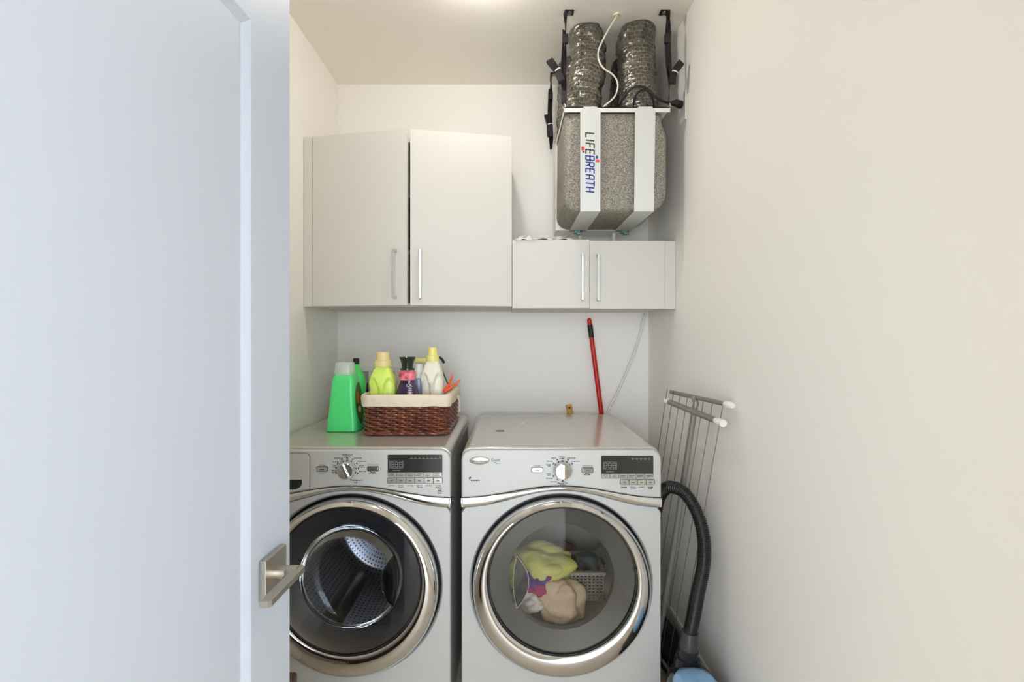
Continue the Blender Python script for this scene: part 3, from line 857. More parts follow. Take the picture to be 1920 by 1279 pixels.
# ================================================================ things on the washer
# --- green detergent jug
frost = mat('frosted_clear_cap', (232, 240, 234), .2); frost.node_tree.nodes['Principled BSDF'].inputs['Alpha'].default_value = .42
jx0, jx1 = -.739, -.613
jug = thing('detergent_jug', 'big bright green detergent jug with clear cap beside the wicker basket', 'jug', (-.676, 1.95, ZTOP))
b = bm_(); rings = []
secs = [(0, -.674, .058, 1.950, .050), (.004, -.676, .064, 1.950, .055), (.03, -.676, .062, 1.950, .054), (.09, -.676, .055, 1.950, .052), (.15, -.675, .050, 1.948, .048), (.19, -.674, .047, 1.946, .044), (.215, -.674, .043, 1.944, .038), (.228, -.674, .034, 1.943, .030), (.232, -.674, .026, 1.943, .024)]
dense = []
for i in range(len(secs)-1):
    for k in range(4):
        t = k/4; dense.append([a+(c-a)*t for a, c in zip(secs[i], secs[i+1])])
dense.append(list(secs[-1]))
for z, x, hx, y, hy in dense:
    ring = superrect(x, y+.008, hx, hy*1.16, ZTOP+z, 72, 5.5)
    for v in ring:      # hand grips: shallow grooves on the front face near the right corner and lower left
        if v.y < y-hy*.9:
            g = math.exp(-((v.x-(x+hx*(.75-.9*(z/.25))))/.008)**2)*max(0, math.sin(PI*min(1, max(0, (z-.02)/.19))))
            v.y += .005*g
    rings.append(ring)
loft(b, rings); jb = obj('body', b, M['green'], jug, 50)
b = bm_()
q0 = -.676
def jside(z):   # x of the right side at height z
    for i in range(len(secs)-1):
        if secs[i][0] <= z <= secs[i+1][0]:
            t = (z-secs[i][0])/(secs[i+1][0]-secs[i][0]); return secs[i][1]+secs[i][2]+t*(secs[i+1][1]+secs[i+1][2]-secs[i][1]-secs[i][2])
    return -.62
def decal(pts, lift):
    b = bm_(); fr = [b.verts.new((jside(z)+lift, y, ZTOP+z)) for y, z in pts]; b.faces.new(fr); return b
def ell(cy, cz, ry, rz, n=28): return [(cy+ry*math.cos(2*PI*i/n), cz+rz*math.sin(2*PI*i/n)) for i in range(n)]
def decal2(cy, cz, ry, rz, lift):
    b = bm_(); rings = []
    for k in range(7):
        s_ = max(.02, k/6); rings.append([Vector((jside(cz+rz*s_*math.sin(2*PI*i/28))+lift, cy+ry*s_*math.cos(2*PI*i/28), ZTOP+cz+rz*s_*math.sin(2*PI*i/28))) for i in range(28)])
    loft(b, rings, True, False, False); return b
lb = obj('label', decal2(1.960, .110, .044, .085, .0008), M['labelgreen'], jug, 60, 'dark green label on the right side')
obj('label_patch', decal2(1.945, .135, .015, .026, .0014), M['labelred'], lb, 60, 'orange red patch')
obj('label_patch', decal2(1.958, .085, .020, .014, .0014), M['labelcream'], lb, 60, 'cream patch')
b = bm_(); lathe(b, [(.020, ZTOP+.231), (.020, ZTOP+.243), (.012, ZTOP+.262), (.010, ZTOP+.262)], (-.674, 1.943, 0), 'Z', 24); obj('spout', b, M['white'], jug)
b = bm_(); rings = [superrect(-.674, 1.943, r_, r_*.85, ZTOP+z, 40, 3.2) for r_, z in ((.038, .226), (.040, .229), (.037, .262), (.035, .276), (.030, .279), (.001, .280))]
loft(b, rings, True, False, True); obj('cap', b, frost, jug, 60, 'clear measuring cap')

# --- slim green bottle behind
gb = thing('cleaner_bottle', 'slim green bottle with black cap standing behind the green jug', 'bottle', (-.672, 2.075, ZTOP))
b = bm_(); rings = [superrect(-.672, 2.075, hx, hy, ZTOP+z, 32, 3) for z, hx, hy in ((0, .038, .026), (.004, .041, .029), (.10, .041, .029), (.18, .041, .029), (.215, .036, .026), (.245, .016, .015), (.255, .012, .012), (.263, .012, .012))]
loft(b, rings); obj('body', b, M['greenb'], gb, 50)
b = bm_(); lathe(b, [(.013, ZTOP+.263), (.013, ZTOP+.286), (.011, ZTOP+.289), (.001, ZTOP+.289)], (-.672, 2.075, 0), 'Z', 20); obj('cap', b, M['black'], gb)

# --- wicker basket
BX0, BX1, BY0, BY1 = -.556, -.252, 1.838, 2.205
bk = thing('wicker_basket', 'brown wicker basket with cream cloth liner holding bottles on the washer', 'basket', ((BX0+BX1)/2, (BY0+BY1)/2, ZTOP))
def bpath(z, n=150, grow=0):
    t = (z-ZTOP)/.16; fl = .004+.006*t+grow; r = .03
    x0, x1, y0, y1 = BX0-fl, BX1+fl, BY0-fl, BY1+fl
    pts = rrect(x0, x1, y0, y1, r, 6); out = []
    per = [0]
    for i in range(len(pts)):
        a, c = pts[i], pts[(i+1) % len(pts)]; per.append(per[-1]+math.hypot(c[0]-a[0], c[1]-a[1]))
    for k in range(n):
        s = per[-1]*k/n; i = max(j for j in range(len(pts)) if per[j] <= s)
        a, c = pts[i], pts[(i+1) % len(pts)]; d = per[i+1]-per[i]; u = (s-per[i])/d if d > 1e-9 else 0
        nx, ny = (c[1]-a[1]), -(c[0]-a[0]); l = math.hypot(nx, ny) or 1
        out.append((Vector((a[0]+(c[0]-a[0])*u, a[1]+(c[1]-a[1])*u, z)), Vector((nx/l, ny/l, 0)), s/per[-1]))
    return out
NS = 44
b = bm_(); rows = 15
for k in range(rows):
    z = ZTOP+.008+k*.0091; pts = []
    for p, n_, s in bpath(z, NS*6):
        pts.append(p+n_*(.0055*math.sin(PI*NS*s+PI*k))+Vector((0, 0, .0022*math.sin(PI*NS*s+PI*k+.9)+.0012*noise.noise(Vector((s*40, k, 0))))))
    tube(b, pts+[pts[0], ], .0045 if k else .0062, 6, False)
for k in range(3):                                         # braided foot
    pts = [p+n_*(.006*math.sin(PI*NS*.5*s+k*2*PI/3))+Vector((0, 0, .004*math.cos(PI*NS*.5*s+k*2*PI/3))) for p, n_, s in bpath(ZTOP+.010, NS*6, .004)]
    tube(b, pts+[pts[0]], .005, 6, False)
obj('woven_sides', b, M['wicker'], bk, 60)
b = bm_(); loft(b, [[p-n_*.0045 for p, n_, s in bpath(ZTOP+z, 80)] for z in (.003, .145)], True, True, False); obj('gap_shade_shell', b, M['wickshade'], bk)  # added dark shell behind the weave, paints shade between the strands
b = bm_()
for j in range(0, NS, 1):
    s = (j+.0)/NS; q = bpath(ZTOP+.006, NS*2)[int(s*NS*2)]; q2 = bpath(ZTOP+.145, NS*2)[int(s*NS*2)]
    tube(b, [q[0], q2[0]], .003, 5, False)
obj('stakes', b, M['wicker'], bk)
# liner folded over the rim
b = bm_(); rings = []; n = 200
for t, (dz, dn) in enumerate(((-.036, .013), (-.030, .0145), (-.018, .015), (-.006, .0155), (.006, .013), (.010, .006), (.008, -.002), (-.01, -.008), (-.05, -.010), (-.10, -.010))):
    ring = []
    for p, n_, s in bpath(ZTOP+.150, n):
        wv = .006*noise.noise(Vector((s*34, t*.25, 1)))+.0022*noise.noise(Vector((s*90, t*.3, 4)))
        dzz = .0045*noise.noise(Vector((s*26, 3, 7))) if t < 3 else .0035*noise.noise(Vector((s*20, 9, 2))) if t < 8 else 0
        sag = -.006*math.cos(2*PI*s*2)*0
        ring.append(p+n_*(dn+wv)+Vector((0, 0, dz+dzz+sag)))
    rings.append(ring)
loft(b, rings, True, False, False); obj('cloth_liner', b, M['linen'], bk, 180, 'cream cloth liner folded over the rim')
# string bow through the right handle hole
b = bm_(); xx = BX1+.030
tube(b, catmull([(xx, 2.02, ZTOP+.125), (xx+.006, 2.03, ZTOP+.10), (xx+.004, 2.04, ZTOP+.06), (xx+.006, 2.05, ZTOP+.085), (xx+.004, 2.035, ZTOP+.125), (xx, 2.02, ZTOP+.130)], 6), .0035, 6); obj('tie_string', b, M['linen'], bk)

# --- bottles in the basket
ZB = ZTOP+.006
def grip_jug(name, label, cx, cy, hx, hy, H, mbody, mcap, tilt=0, cap=(.036, .030)):
    r = thing(name, label, 'bottle', (cx, cy, ZB)); b = bm_(); rings = []
    for k in range(81):
        t = k/80; z = H*t
        if t < .02: s = .92+.08*t/.02
        elif t < .70: s = 1
        else:
            u = (t-.70)/.30; s = 1-.52*u**2.0
        ring = superrect(cx, cy, hx*s, hy*(s if t > .66 else 1), ZB+z, 160, 4.2)
        for v in ring:         # two oval finger hollows either side of a central rib
            if v.y < cy:
                for c_ in (-.62, .62):
                    e = 1-((v.x-cx-c_*hx)/(hx*.50))**2-((t-.50)/.33)**2
                    if e > 0: v.y += hy*.42*min(1, e*3.0)**.8
        rings.append(ring)
    loft(b, rings); obj('body', b, mbody, r, 50)
    zc = ZB+H; b = bm_()
    rx = cap[0]
    lathe(b, [(rx*.98, zc-.004), (rx, zc), (rx, zc+.018), (rx*.97, zc+.0205), (rx*.74, zc+.021), (rx*.71, zc+.05), (rx*.66, zc+.053), (.001, zc+.053)], (cx, cy, 0), 'Z', 40)
    obj('cap', b, mcap, r, 45)
    return r
vx = P(718, 700, 1.89)
grip_jug('detergent_bottle', 'lime green bottle with tan cap at the left of the wicker basket', vx.x, 1.89, .0495, .040, .262, M['lime'], M['tan'], cap=(.0345, .03))
vx = P(811, 700, 1.93)
grip_jug('softener_bottle', 'ivory bottle with pale yellow cap, tallest in the wicker basket', vx.x, 1.93, .0445, .038, .280, M['ivory'], M['yellowcap'], cap=(.0255, .03))
# purple bottle
vx = P(764, 700, 1.90); r = thing('purple_bottle', 'dark purple bottle with flared black-green cap between lime and ivory bottles', 'bottle', (vx.x, 1.90, ZB))
b = bm_(); H = .185
prof = [(.001, 0), (.044, 0), (.047, .01), (.047, .11), (.046, .14), (.040, .165), (.031, .188), (.0275, .200), (.031, .212), (.033, .222), (.030, .236), (.022, .246), (.001, .247)]
rings = [superrect(vx.x, 1.90, max(a, .001), max(a*.75, .001), ZB+z, 40, 2.6) for a, z in prof]; loft(b, rings); bd = obj('body', b, M['purple'], r, 50)
b = bm_(); rings = [superrect(vx.x, 1.90, a, a*.76, ZB+z, 40, 2.6) for a, z in ((.0295, .202), (.0322, .212), (.0343, .222), (.0312, .236), (.0235, .2455))]; loft(b, rings, True, False, False); obj('neck_label', b, M['pinklabel'], r, 60, 'pink and red label round the shoulder')
b = bm_(); xx = vx.x+.006; put_text(b, 'CA', .017, vx.x+.012, 1.90-.0285, ZB+.183, 'CENTER')
for k, wd in enumerate((.012, .016, .02, .024, .022)): box(b, vx.x+.012-wd/2+.004, vx.x+.012+wd/2+.004, 1.90-.0290-.0016*k, 1.90-.0255-.0014*k, ZB+.172-.008*k, ZB+.1745-.008*k)
obj('front_lettering', b, M['cloth_w'], r)
b = bm_(); lathe(b, [(.029, ZB+.244), (.029, ZB+.250), (.021, ZB+.251), (.022, ZB+.262), (.026, ZB+.278), (.0325, ZB+.293), (.034, ZB+.295), (.032, ZB+.295), (.02, ZB+.28), (.001, ZB+.278)], (vx.x, 1.90, 0), 'Z', 36); obj('cap', b, M['greencap'], r, 40)
# pale blue bottle with white cap behind
vx = P(785, 700, 2.01); r = thing('pale_bottle', 'pale blue-grey bottle with white cap half hidden behind the ivory bottle', 'bottle', (vx.x, 2.01, ZB))
b = bm_(); lathe(b, [(.001, ZB), (.036, ZB), (.037, ZB+.01), (.037, ZB+.195), (.032, ZB+.205), (.025, ZB+.21), (.001, ZB+.21)], (vx.x, 2.01, 0)); obj('body', b, M['bluebottle'], r)
b = bm_(); lathe(b, [(.032, ZB+.205), (.031, ZB+.228), (.018, ZB+.23), (.0165, ZB+.26), (.001, ZB+.262)], (vx.x, 2.01, 0)); obj('cap', b, M['white'], r)
# spray bottle at the back: yellow head, dark trigger
vx = P(806, 690, 2.09); r = thing('spray_bottle', 'spray bottle with yellow and dark blue head at the back of the basket', 'bottle', (vx.x, 2.09, ZB))
b = bm_(); rings = [superrect(vx.x, 2.09, a, a*.7, ZB+z, 32, 3) for a, z in ((.04, 0), (.042, .01), (.042, .15), (.03, .2), (.014, .235), (.013, .26))]; loft(b, rings); obj('body', b, M['white'], r)
b = bm_(); zz = P(0, 676, 2.09).z; box(b, vx.x-.065, vx.x+.03, 2.08, 2.10, zz-.010, zz+.012, .004); obj('spray_head', b, M['yellowcap'], r)
b = bm_(); a0, a1, a2 = P(818, 669, 2.09), P(827, 672, 2.09), P(833, 681, 2.09); tube(b, catmull([a0, a1, a2], 6), .006, 8); obj('trigger', b, mat('navy_trigger', (34, 34, 70), .3), r)
# striped packet and orange peg
vx0 = [P(829, 694, 2.02), P(842, 726, 1.98), P(840, 755, 1.96), P(829, 755, 1.98)]
b = bm_(); A = [b.verts.new(v) for v in vx0]; B = [b.verts.new(v+Vector((0, .012, 0))) for v in vx0]
b.faces.new(A); b.faces.new(list(reversed(B)))
for i in range(4): b.faces.new((A[i], B[i], B[(i+1) % 4], A[(i+1) % 4]))
bmesh.ops.recalc_face_normals(b, faces=b.faces)
pk = obj('paper_packet', b, M['white'], None, 0); tag(pk, 'white packet with dark green edge right of the ivory bottle', 'packet')
b = bm_(); tube(b, [P(829, 694, 2.015), P(842, 726, 1.975)], .003, 6); tube(b, [P(830, 735, 1.975), P(831, 750, 1.97)], .006, 6); obj('edge_stripe', b, mat('dark_green_print', (30, 84, 60), .5), pk)
pg = thing('clothes_peg', 'orange plastic clothes peg sticking out at the right of the basket', 'peg', tuple(P(836, 735, 1.92)))
for pts in ([(833, 735, 1.92), (841, 722, 1.93), (847, 708, 1.94), (847.5, 701, 1.94)], [(834, 735, 1.915), (845, 727, 1.915), (856, 719, 1.915), (863, 712, 1.915)]):
    b = bm_(); pp_ = catmull([P(*q) for q in pts], 6); n_ = len(pp_)
    tube(b, pp_, lambda L, i: .0075*(1-.72*(i/(n_-1))), 8); obj('jaw', b, M['orange'], pg, 60)

# --- outlet box on the back wall behind the bottles
ob = thing('outlet_box', 'washer outlet box on the wall behind the green jug, recess shade painted grey', 'outlet box', (-.70, YB, 1.12))
x0, x1, z0, z1 = -.8186, -.585, 1.035, 1.192
b = bm_()
for (a, c, d, e) in ((x0, x0+.014, z0, z1), (x1-.014, x1, z0, z1), (x0+.014, x1-.014, z1-.022, z1), (x0+.014, x1-.014, z0, z0+.014), (x0+.085, x0+.1, z0+.014, z1-.022)): box(b, a, c, YB-.014, YB-.0005, d, e, .0015)
obj('frame', b, M['wall'], ob)
b = bm_(); box(b, x0+.014, x1-.014, YB-.004, YB-.0005, z0+.014, z1-.022); obj('shaded_back_plate', b, M['boxshade'], ob)  # flat plate coloured like the shaded back of the recess
b = bm_(); lathe(b, [(.001, -.03), (.016, -.028), (.02, -.015), (.016, 0)], (x0+.072, YB-.012, z0+.03), 'Y', 20); tube(b, [(x0+.08, YB-.02, z0+.04), (x0+.082, YB-.02, z0+.075)], .003, 8); obj('valve', b, M['black'], ob)
b = bm_(); tube(b, catmull([(x0+.072, YB-.03, z0+.025), (x0+.074, YB-.035, z0-.06), (x0+.10, YB-.04, z0-.3), (x0+.14, YB-.05, z0-.6)], 8), .011, 10); obj('hose', b, M['black'], ob)

# ================================================================ poles behind the dryer, drain tube
a = P(1105, 601, 2.455); c = P(1130, 790, 2.43); d = (c-a); e = a+d*((a.z-.006)/-d.z)
e.y = 2.405
r = thing('broom_pole', 'red pole with black grip leaning on the back wall behind the dryer', 'pole', tuple(e))
def seg(t0, t1): return [a.lerp(e, t0), a.lerp(e, t1)]
b = bm_(); tube(b, seg(.0, .017), .0118, 16); bmesh.ops.create_uvsphere(b, u_segments=16, v_segments=8, radius=.0118, matrix=Matrix.Translation(a)); obj('hanging_cap', b, M['redplastic'], r, 60)
b = bm_(); tube(b, seg(.015, .062), .0135, 16); obj('grip', b, M['black'], r, 40)
b = bm_(); tube(b, seg(.06, 1), .0122, 16); obj('shaft', b, M['redpaint'], r, 40)
a2 = P(1066, 759, 2.44); c2_ = P(1074, 790, 2.43); d2 = c2_-a2; e2 = a2+d2*((a2.z-.006)/-d2.z); e2.y = 2.41; e2.x = min(e2.x, .49)
r = thing('wooden_pole', 'pale wooden pole end poking up behind the dryer', 'pole', tuple(e2))
b = bm_(); tube(b, [a2, e2], .0155, 12); obj('shaft', b, M['wood'], r, 40)
b = bm_(); lathe(b, [(.005, -.0008), (.001, -.0008)], (a2.x+.002, a2.y-.0155, a2.z-.014), 'Y', 12, (True, True)); obj('hang_hole', b, M['darkwood'], r)
b = bm_()
pts = [P(1211, 584, 2.44), P(1206, 602, 2.44), P(1195, 645, 2.44), P(1178, 690, 2.44), P(1158, 735, 2.44), P(1138, 778, 2.44), P(1137, 815, 2.445), P(1168, 900, 2.445)]
dt_ = thing('drain_tube', 'milky drain tube hanging from the low cabinet behind the dryer', 'tube', tuple(pts[0]))
tube(b, catmull(pts, 8), .0064, 10); obj('tube', b, M['tubeclear'], dt_, 60)
b = bm_(); q = catmull(pts, 8); tube(b, [q[7], q[10]], .0085, 12); obj('coupling', b, M['capclear'], dt_, 40)
b = bm_(); tube(b, [q[0]+Vector((0, 0, .001)), q[3]], .0068, 10); obj('sleeve', b, M['capclear'], dt_, 40)

# ================================================================ ventilation unit
UX0, UX1, UY0, UY1, UZ0, UZ1 = .222, .643, 1.925, 2.385, 1.857, 2.272
vu = thing('ventilation_unit', 'grey speckled foam ventilation unit hung by straps above the low cabinet', 'ventilation unit', (.43, 2.15, UZ0))
b = bm_(); t = bmesh.new()
oc = []
for (cx_, cz_, a0, r_, n_) in ((UX0+.055, UZ0+.055, PI, .055, 8), (UX1-.085, UZ0+.085, 1.5*PI, .085, 10)):
    for k in range(n_+1):
        a = a0+k*PI/2/n_; oc.append((cx_+r_*math.cos(a), cz_+r_*math.sin(a)))
oc += [(UX1, UZ1-.10), (UX1-.02, UZ1-.045), (UX1-.02, UZ1-.012), (UX0+.004, UZ1-.012)]
def shrink(pl, d):
    cx_, cz_ = (UX0+UX1)/2, (UZ0+UZ1)/2; return [(cx_+(x-cx_)*(1-d/.21), cz_+(z-cz_)*(1-d/.5)) for x, z in pl]
rings = []
for d, y in ((.030, UY0), (.018, UY0+.004), (.008, UY0+.012), (.002, UY0+.024), (0, UY0+.04), (0, 2.255)):
    rings.append([Vector((x, y, z)) for x, z in shrink(oc, d)])
loft(b, rings); obj('foam_body', b, M['foam'], vu, 45)
b = bm_(); box(b, UX0-.004, UX1-.075, 2.255, UY1, UZ0-.004, UZ1-.002, .002); obj('rear_housing', b, M['whitemetal'], vu)
b = bm_(); box(b, UX0-.001, UX1+.003, UY0-.012, UY1+.001, UZ1-.001, UZ1+.003); box(b, UX0-.001, UX1+.003, UY0-.012, UY0-.009, UZ1-.018, UZ1+.003)
box(b, UX0-.002, UX0, UY0-.012, 2.255, UZ1-.012, UZ1+.003)
obj('top_plate', b, M['whitemetal'], vu, 30)
def mstrap(px0, px1, px0b, px1b):
    yf = UY0-.014; xa, xb = P(px0, 300, yf).x, P(px1, 300, yf).x; xc, xd = P(px0b, 396, yf).x, P(px1b, 396, yf).x
    zt = UZ1+.003; zb = UZ0-.002; ch = .014
    b = bm_(); prism(b, [(xc, zb), (xd, zb), (xb, zt-ch-.004), (xb-ch, zt), (xa+ch, zt), (xa, zt-ch-.004)], yf, yf+.0018)
    box(b, xc, xd, yf, 2.27, zb-.002, zb)
    o = obj('metal_strap', b, M['galv'], vu, 30)
    return o, xa, xb
s1_, xa, xb = mstrap(1088, 1126, 1088, 1125.5)
mstrap(1191, 1229, 1189, 1226)
# lettering down the strap: block capitals drawn with strokes, rotated a quarter turn clockwise
GL = {'L': [[(0, 1), (0, 0), (1, 0)]], 'I': [[(.5, 0), (.5, 1)]], 'F': [[(0, 0), (0, 1), (1, 1)], [(0, .5), (.85, .5)]],
      'E': [[(1, 1), (0, 1), (0, 0), (1, 0)], [(0, .5), (.85, .5)]], 'B': [[(0, 0), (0, 1), (.8, 1), (1, .88), (1, .62), (.8, .5), (0, .5)], [(.8, .5), (1, .38), (1, .12), (.8, 0), (0, 0)]],
      'R': [[(0, 0), (0, 1), (.8, 1), (1, .85), (1, .58), (.8, .45), (0, .45)], [(.55, .45), (1, 0)]],
      'A': [[(0, 0), (0, .8), (.25, 1), (1, 1), (1, 0)], [(0, .45), (1, .45)]], 'T': [[(-.1, 1), (1.1, 1)], [(.5, 1), (.5, 0)]], 'H': [[(0, 0), (0, 1)], [(1, 0), (1, 1)], [(0, .5), (1, .5)]]}
yl = UY0-.0146
ztop_l = P(0, 249, yl).z; zend_l = P(0, 365, yl).z; xbase = P(1098.5, 0, yl).x; xtopl = P(1114, 0, yl).x
adv = []
for ch in 'LIFEBREATH': adv.append(.45 if ch == 'I' else 1.0)
tot = sum(adv)+.52*len(adv); unit = (ztop_l-zend_l)/(tot+.3)
bd_, bb_ = bm_(), bm_(); cur = 0
for i, ch in enumerate('LIFEBREATH'):
    for stroke in GL[ch]:
        pts = []
        for (u, v) in stroke:
            uu = (u if ch != 'I' else u*.45) + .22*v*1.0      # slant
            pts.append(Vector((xbase+(xtopl-xbase)*v, yl, ztop_l-unit*(cur+uu))))
        tgt = bd_ if i < 4 else bb_
        for p, q in zip(pts, pts[1:]):
            d = (q-p).normalized(); p2, q2 = p-d*.0008, q+d*.0008
            ribbon(tgt, [p2, q2], Vector((-d.z, 0, d.x)), .0050, .0006)
    cur += adv[i]+.52
obj('lettering_dark', bd_, M['logo_dark'], s1_, 0, 'dark grey letters LIFE'); obj('lettering_blue', bb_, M['logo_blue'], s1_, 0, 'blue letters BREATH')
lr, lbq = bm_(), bm_()
def sq(bm, px0, px1, py0, py1):
    a, c = P(px0, py1, yl), P(px1, py0, yl); box(bm, a.x, c.x, yl-.0003, yl+.0003, a.z, c.z)
lr.free(); lbq.free()
for q_, m_ in (((1090, 1096, 275, 282), 'logo_red'), ((1117, 1124, 299.5, 304), 'logo_red'), ((1117, 1121, 292, 297.5), 'logo_blue'), ((1092, 1096, 284, 286), 'logo_blue')):
    q2_ = bm_(); sq(q2_, *q_); obj('logo_square', q2_, M[m_], s1_, 0, 'orange-red logo square' if m_ == 'logo_red' else 'blue logo square')
# latches and drain stubs below
for px in (1083, 1171):
    v = P(px, 436, 2.262); b = bm_()
    box(b, v.x-.018, v.x+.012, 2.25, 2.275, v.z-.004, v.z+.010, .002); box(b, v.x-.006, v.x+.020, 2.245, 2.27, v.z-.012, v.z-.003, .002); tube(b, [(v.x-.02, 2.255, v.z-.006), (v.x+.018, 2.255, v.z+.002)], .003, 8)
    obj('latch', b, M['latch'], vu)
for px in (1088, 1151):
    v = P(px, 440, 2.32); b = bm_(); lathe(b, [(.006, s1+.0005), (.006, 1.815), (.0095, 1.815), (.0095, UZ0-.003)], (v.x, 2.32, 0), 'Z', 16); obj('drain_stub', b, M['cable'], vu)

# ---- ducts
def duct(label, pts, r, m, seed, amp):
    d = thing('flexible_duct', label, 'duct', tuple(pts[0]), 'flexible ducts above the ventilation unit')
    b = bm_(); cp = catmull(pts, 14)
    L = 0
    def disp(q, a, l):
        k = noise.noise(Vector((math.cos(a)*1.6, math.sin(a)*1.6, l*16+seed*7)))
        rid = abs(noise.noise(Vector((math.cos(a)*.9+l*6, math.sin(a)*.9, l*26+seed*3))))
        return amp*k-amp*1.1*max(0, .28-rid)*2.2+.003*noise.noise(Vector((math.cos(a)*5, math.sin(a)*5, l*60+seed)))
    dense = []
    for p, q in zip(cp, cp[1:]): dense += [p, p.lerp(q, .5)]
    dense.append(cp[-1])
    tube(b, dense, r, 56, True, True, disp, up=Vector((0, 1, 0)))
    obj('jacket', b, m, d, 180)
    b = bm_(); base = Vector(pts[0]); lathe(b, [(r*.80, UZ1+.0035), (r*.80, UZ1+.012), (r*.92, UZ1+.018), (r*.92, UZ1+.03)], (base.x, base.y, 0), 'Z', 32, (False, False)); obj('collar', b, M['orangecol'], d, 40, 'orange collar')
    return d
zt = ZC-.001; zb = UZ1+.016
YD = 2.04
def dp_(px, z, Y): return Vector(((px-CX)*Y/F, Y, z))
duct('silver-grey crinkled duct at front left, rising from the ventilation unit', [dp_(1091, zb, YD), dp_(1094, zb+.09, YD), dp_(1101, zb+.19, YD), dp_(1102, zb+.29, YD+.01), dp_(1098, zt, YD+.02)], .076, M['duct'], 1, .009)
duct('silver-grey crinkled duct at front right, beside the black power cord', [dp_(1197, zb, YD), dp_(1196, zb+.09, YD), dp_(1194, zb+.19, YD), dp_(1192, zb+.30, YD), dp_(1195, zt, YD+.01)], .080, M['duct'], 2, .006)
duct('grey duct at rear left, half hidden behind the front left duct', [Vector((.312, 2.285, zb)), Vector((.306, 2.285, zb+.1)), Vector((.308, 2.285, zb+.25)), Vector((.315, 2.29, zt))], .076, M['duct'], 3, .008)
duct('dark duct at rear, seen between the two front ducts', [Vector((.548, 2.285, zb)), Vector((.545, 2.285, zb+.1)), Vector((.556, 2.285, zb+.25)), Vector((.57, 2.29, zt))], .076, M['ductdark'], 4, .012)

# ---- black hanging straps
def hang(label, top, bot, bundle, brk_dir, seedv, wdir=(.6, .8, 0)):
    top, bot = Vector(top), Vector(bot)
    h = thing('hanging_strap', label, 'strap', (top.x, top.y, ZC), 'black straps holding the ventilation unit')
    b = bm_(); box(b, top.x-.004 if brk_dir > 0 else top.x-.034, top.x+.034 if brk_dir > 0 else top.x+.004, top.y-.014, top.y+.016, ZC-.005, ZC-.0005, .001)
    box(b, top.x-.004, top.x+.004, top.y-.014, top.y+.016, ZC-.03, ZC-.004, .001); obj('ceiling_bracket', b, M['black'], h)
    b = bm_(); lathe(b, [(.008, -.0105), (.0075, -.0055), (.011, -.005)], (top.x+.016*brk_dir, top.y, ZC), 'Z', 12); obj('bolt', b, M['nickel'], h)
    b = bm_(); n = 22; pts = []
    for i in range(n+1):
        t = i/n; p = Vector((top.x, top.y, ZC-.012)).lerp(bot, t); p.x += .0035*math.sin(t*PI*2+seedv)*math.sin(PI*t); pts.append(p)
    wd = []
    for i in range(n+1):
        a = .5+.9*math.sin(i/n*PI*1.7+seedv); wd.append(Vector((math.cos(a), math.sin(a), 0)))
    ribbon(b, pts, wd, .022, .0028); obj('webbing', b, M['webbing'], h, 0)
    b = bm_(); m_ = top.lerp(bot, .28); pts2 = [p+Vector((-.006 if brk_dir > 0 else .006, -.004, 0)) for p in pts[4:16]]; ribbon(b, pts2, (.7, .7, 0), .020, .0025); obj('doubled_webbing', b, M['webbing'], h, 0)
    b = bm_(); p = pts[6]; box(b, p.x-.014, p.x+.010, p.y-.01, p.y+.004, p.z-.02, p.z+.018, .002); obj('buckle', b, M['vacblack'], h)
    b = bm_(); tube(b, catmull([bot+Vector((0, 0, .004)), bot+Vector((.006, 0, -.004)), bot+Vector((.002, 0, -.018)), bot+Vector((-.004, 0, -.01))], 5), .0022, 8); obj('hook', b, M['satin'], h)
    # folded tail tied in the middle
    bs = [Vector(q) for q in bundle]
    b = bm_()
    for e0, e1, k in ((bs[0], bs[1], 1), (bs[2], bs[1], -1)):      # a flattened loop of webbing on either side of the tie
        L = (e1-e0).length+.006; ax = (e1-e0).normalized(); nn = Vector((.25*k, -.97, 0)); nn = (nn-ax*nn.dot(ax)).normalized(); wv = ax.cross(nn)
        R_ = .0085; prof = []
        for q in range(11):
            a = PI/2+PI*q/10; prof.append((R_*math.cos(a)+R_, R_*math.sin(a)))
        prof += [(L*.6, -R_*.8), (L, -.003), (L, .003), (L*.6, R_*.8)]
        rings = []
        for side in (-.0135, -.012, .012, .0135):
            sc = .9 if abs(side) > .013 else 1
            rings.append([e0+ax*u+nn*(v*sc)+wv*side+Vector((0, -.008, 0)) for u, v in prof])
        loft(b, rings)
    fb = obj('folded_tail', b, M['webbing'], h, 40)
    b = bm_(); dv = (bs[2]-bs[0]).normalized(); p = bs[1]+Vector((.003, -.006, 0)); tube(b, [p-dv*.0025, p+dv*.0025], .0148, 14, False); obj('tie', b, M['tie'], h, 60)
    return h
yA = 1.923
hang('black strap at the front left corner of the ventilation unit', (P(1060, 22, yA).x, yA, ZC), P(1057.5, 196, yA)+Vector((0, 0, 0)), [P(1029, 114, yA-.01), P(1044, 134, yA-.012), P(1054, 157, yA-.012)], 1, .4)
yC = 2.375
hang('black strap at the rear left corner, lowest of the three straps', (P(1033, 141, yC).x, yC, ZC), P(1033, 281, yC), [P(1025, 216, yC-.02), P(1030, 235, yC-.02), P(1031, 258, yC-.02)], 1, 1.6)
hang('black strap at the front right corner beside the right wall', (P(1253, 20, yA).x, yA, ZC), P(1254, 195, yA), [P(1277, 118, yA-.02), P(1262, 138, yA-.015), P(1259, 160, yA-.012)], -1, 2.7)

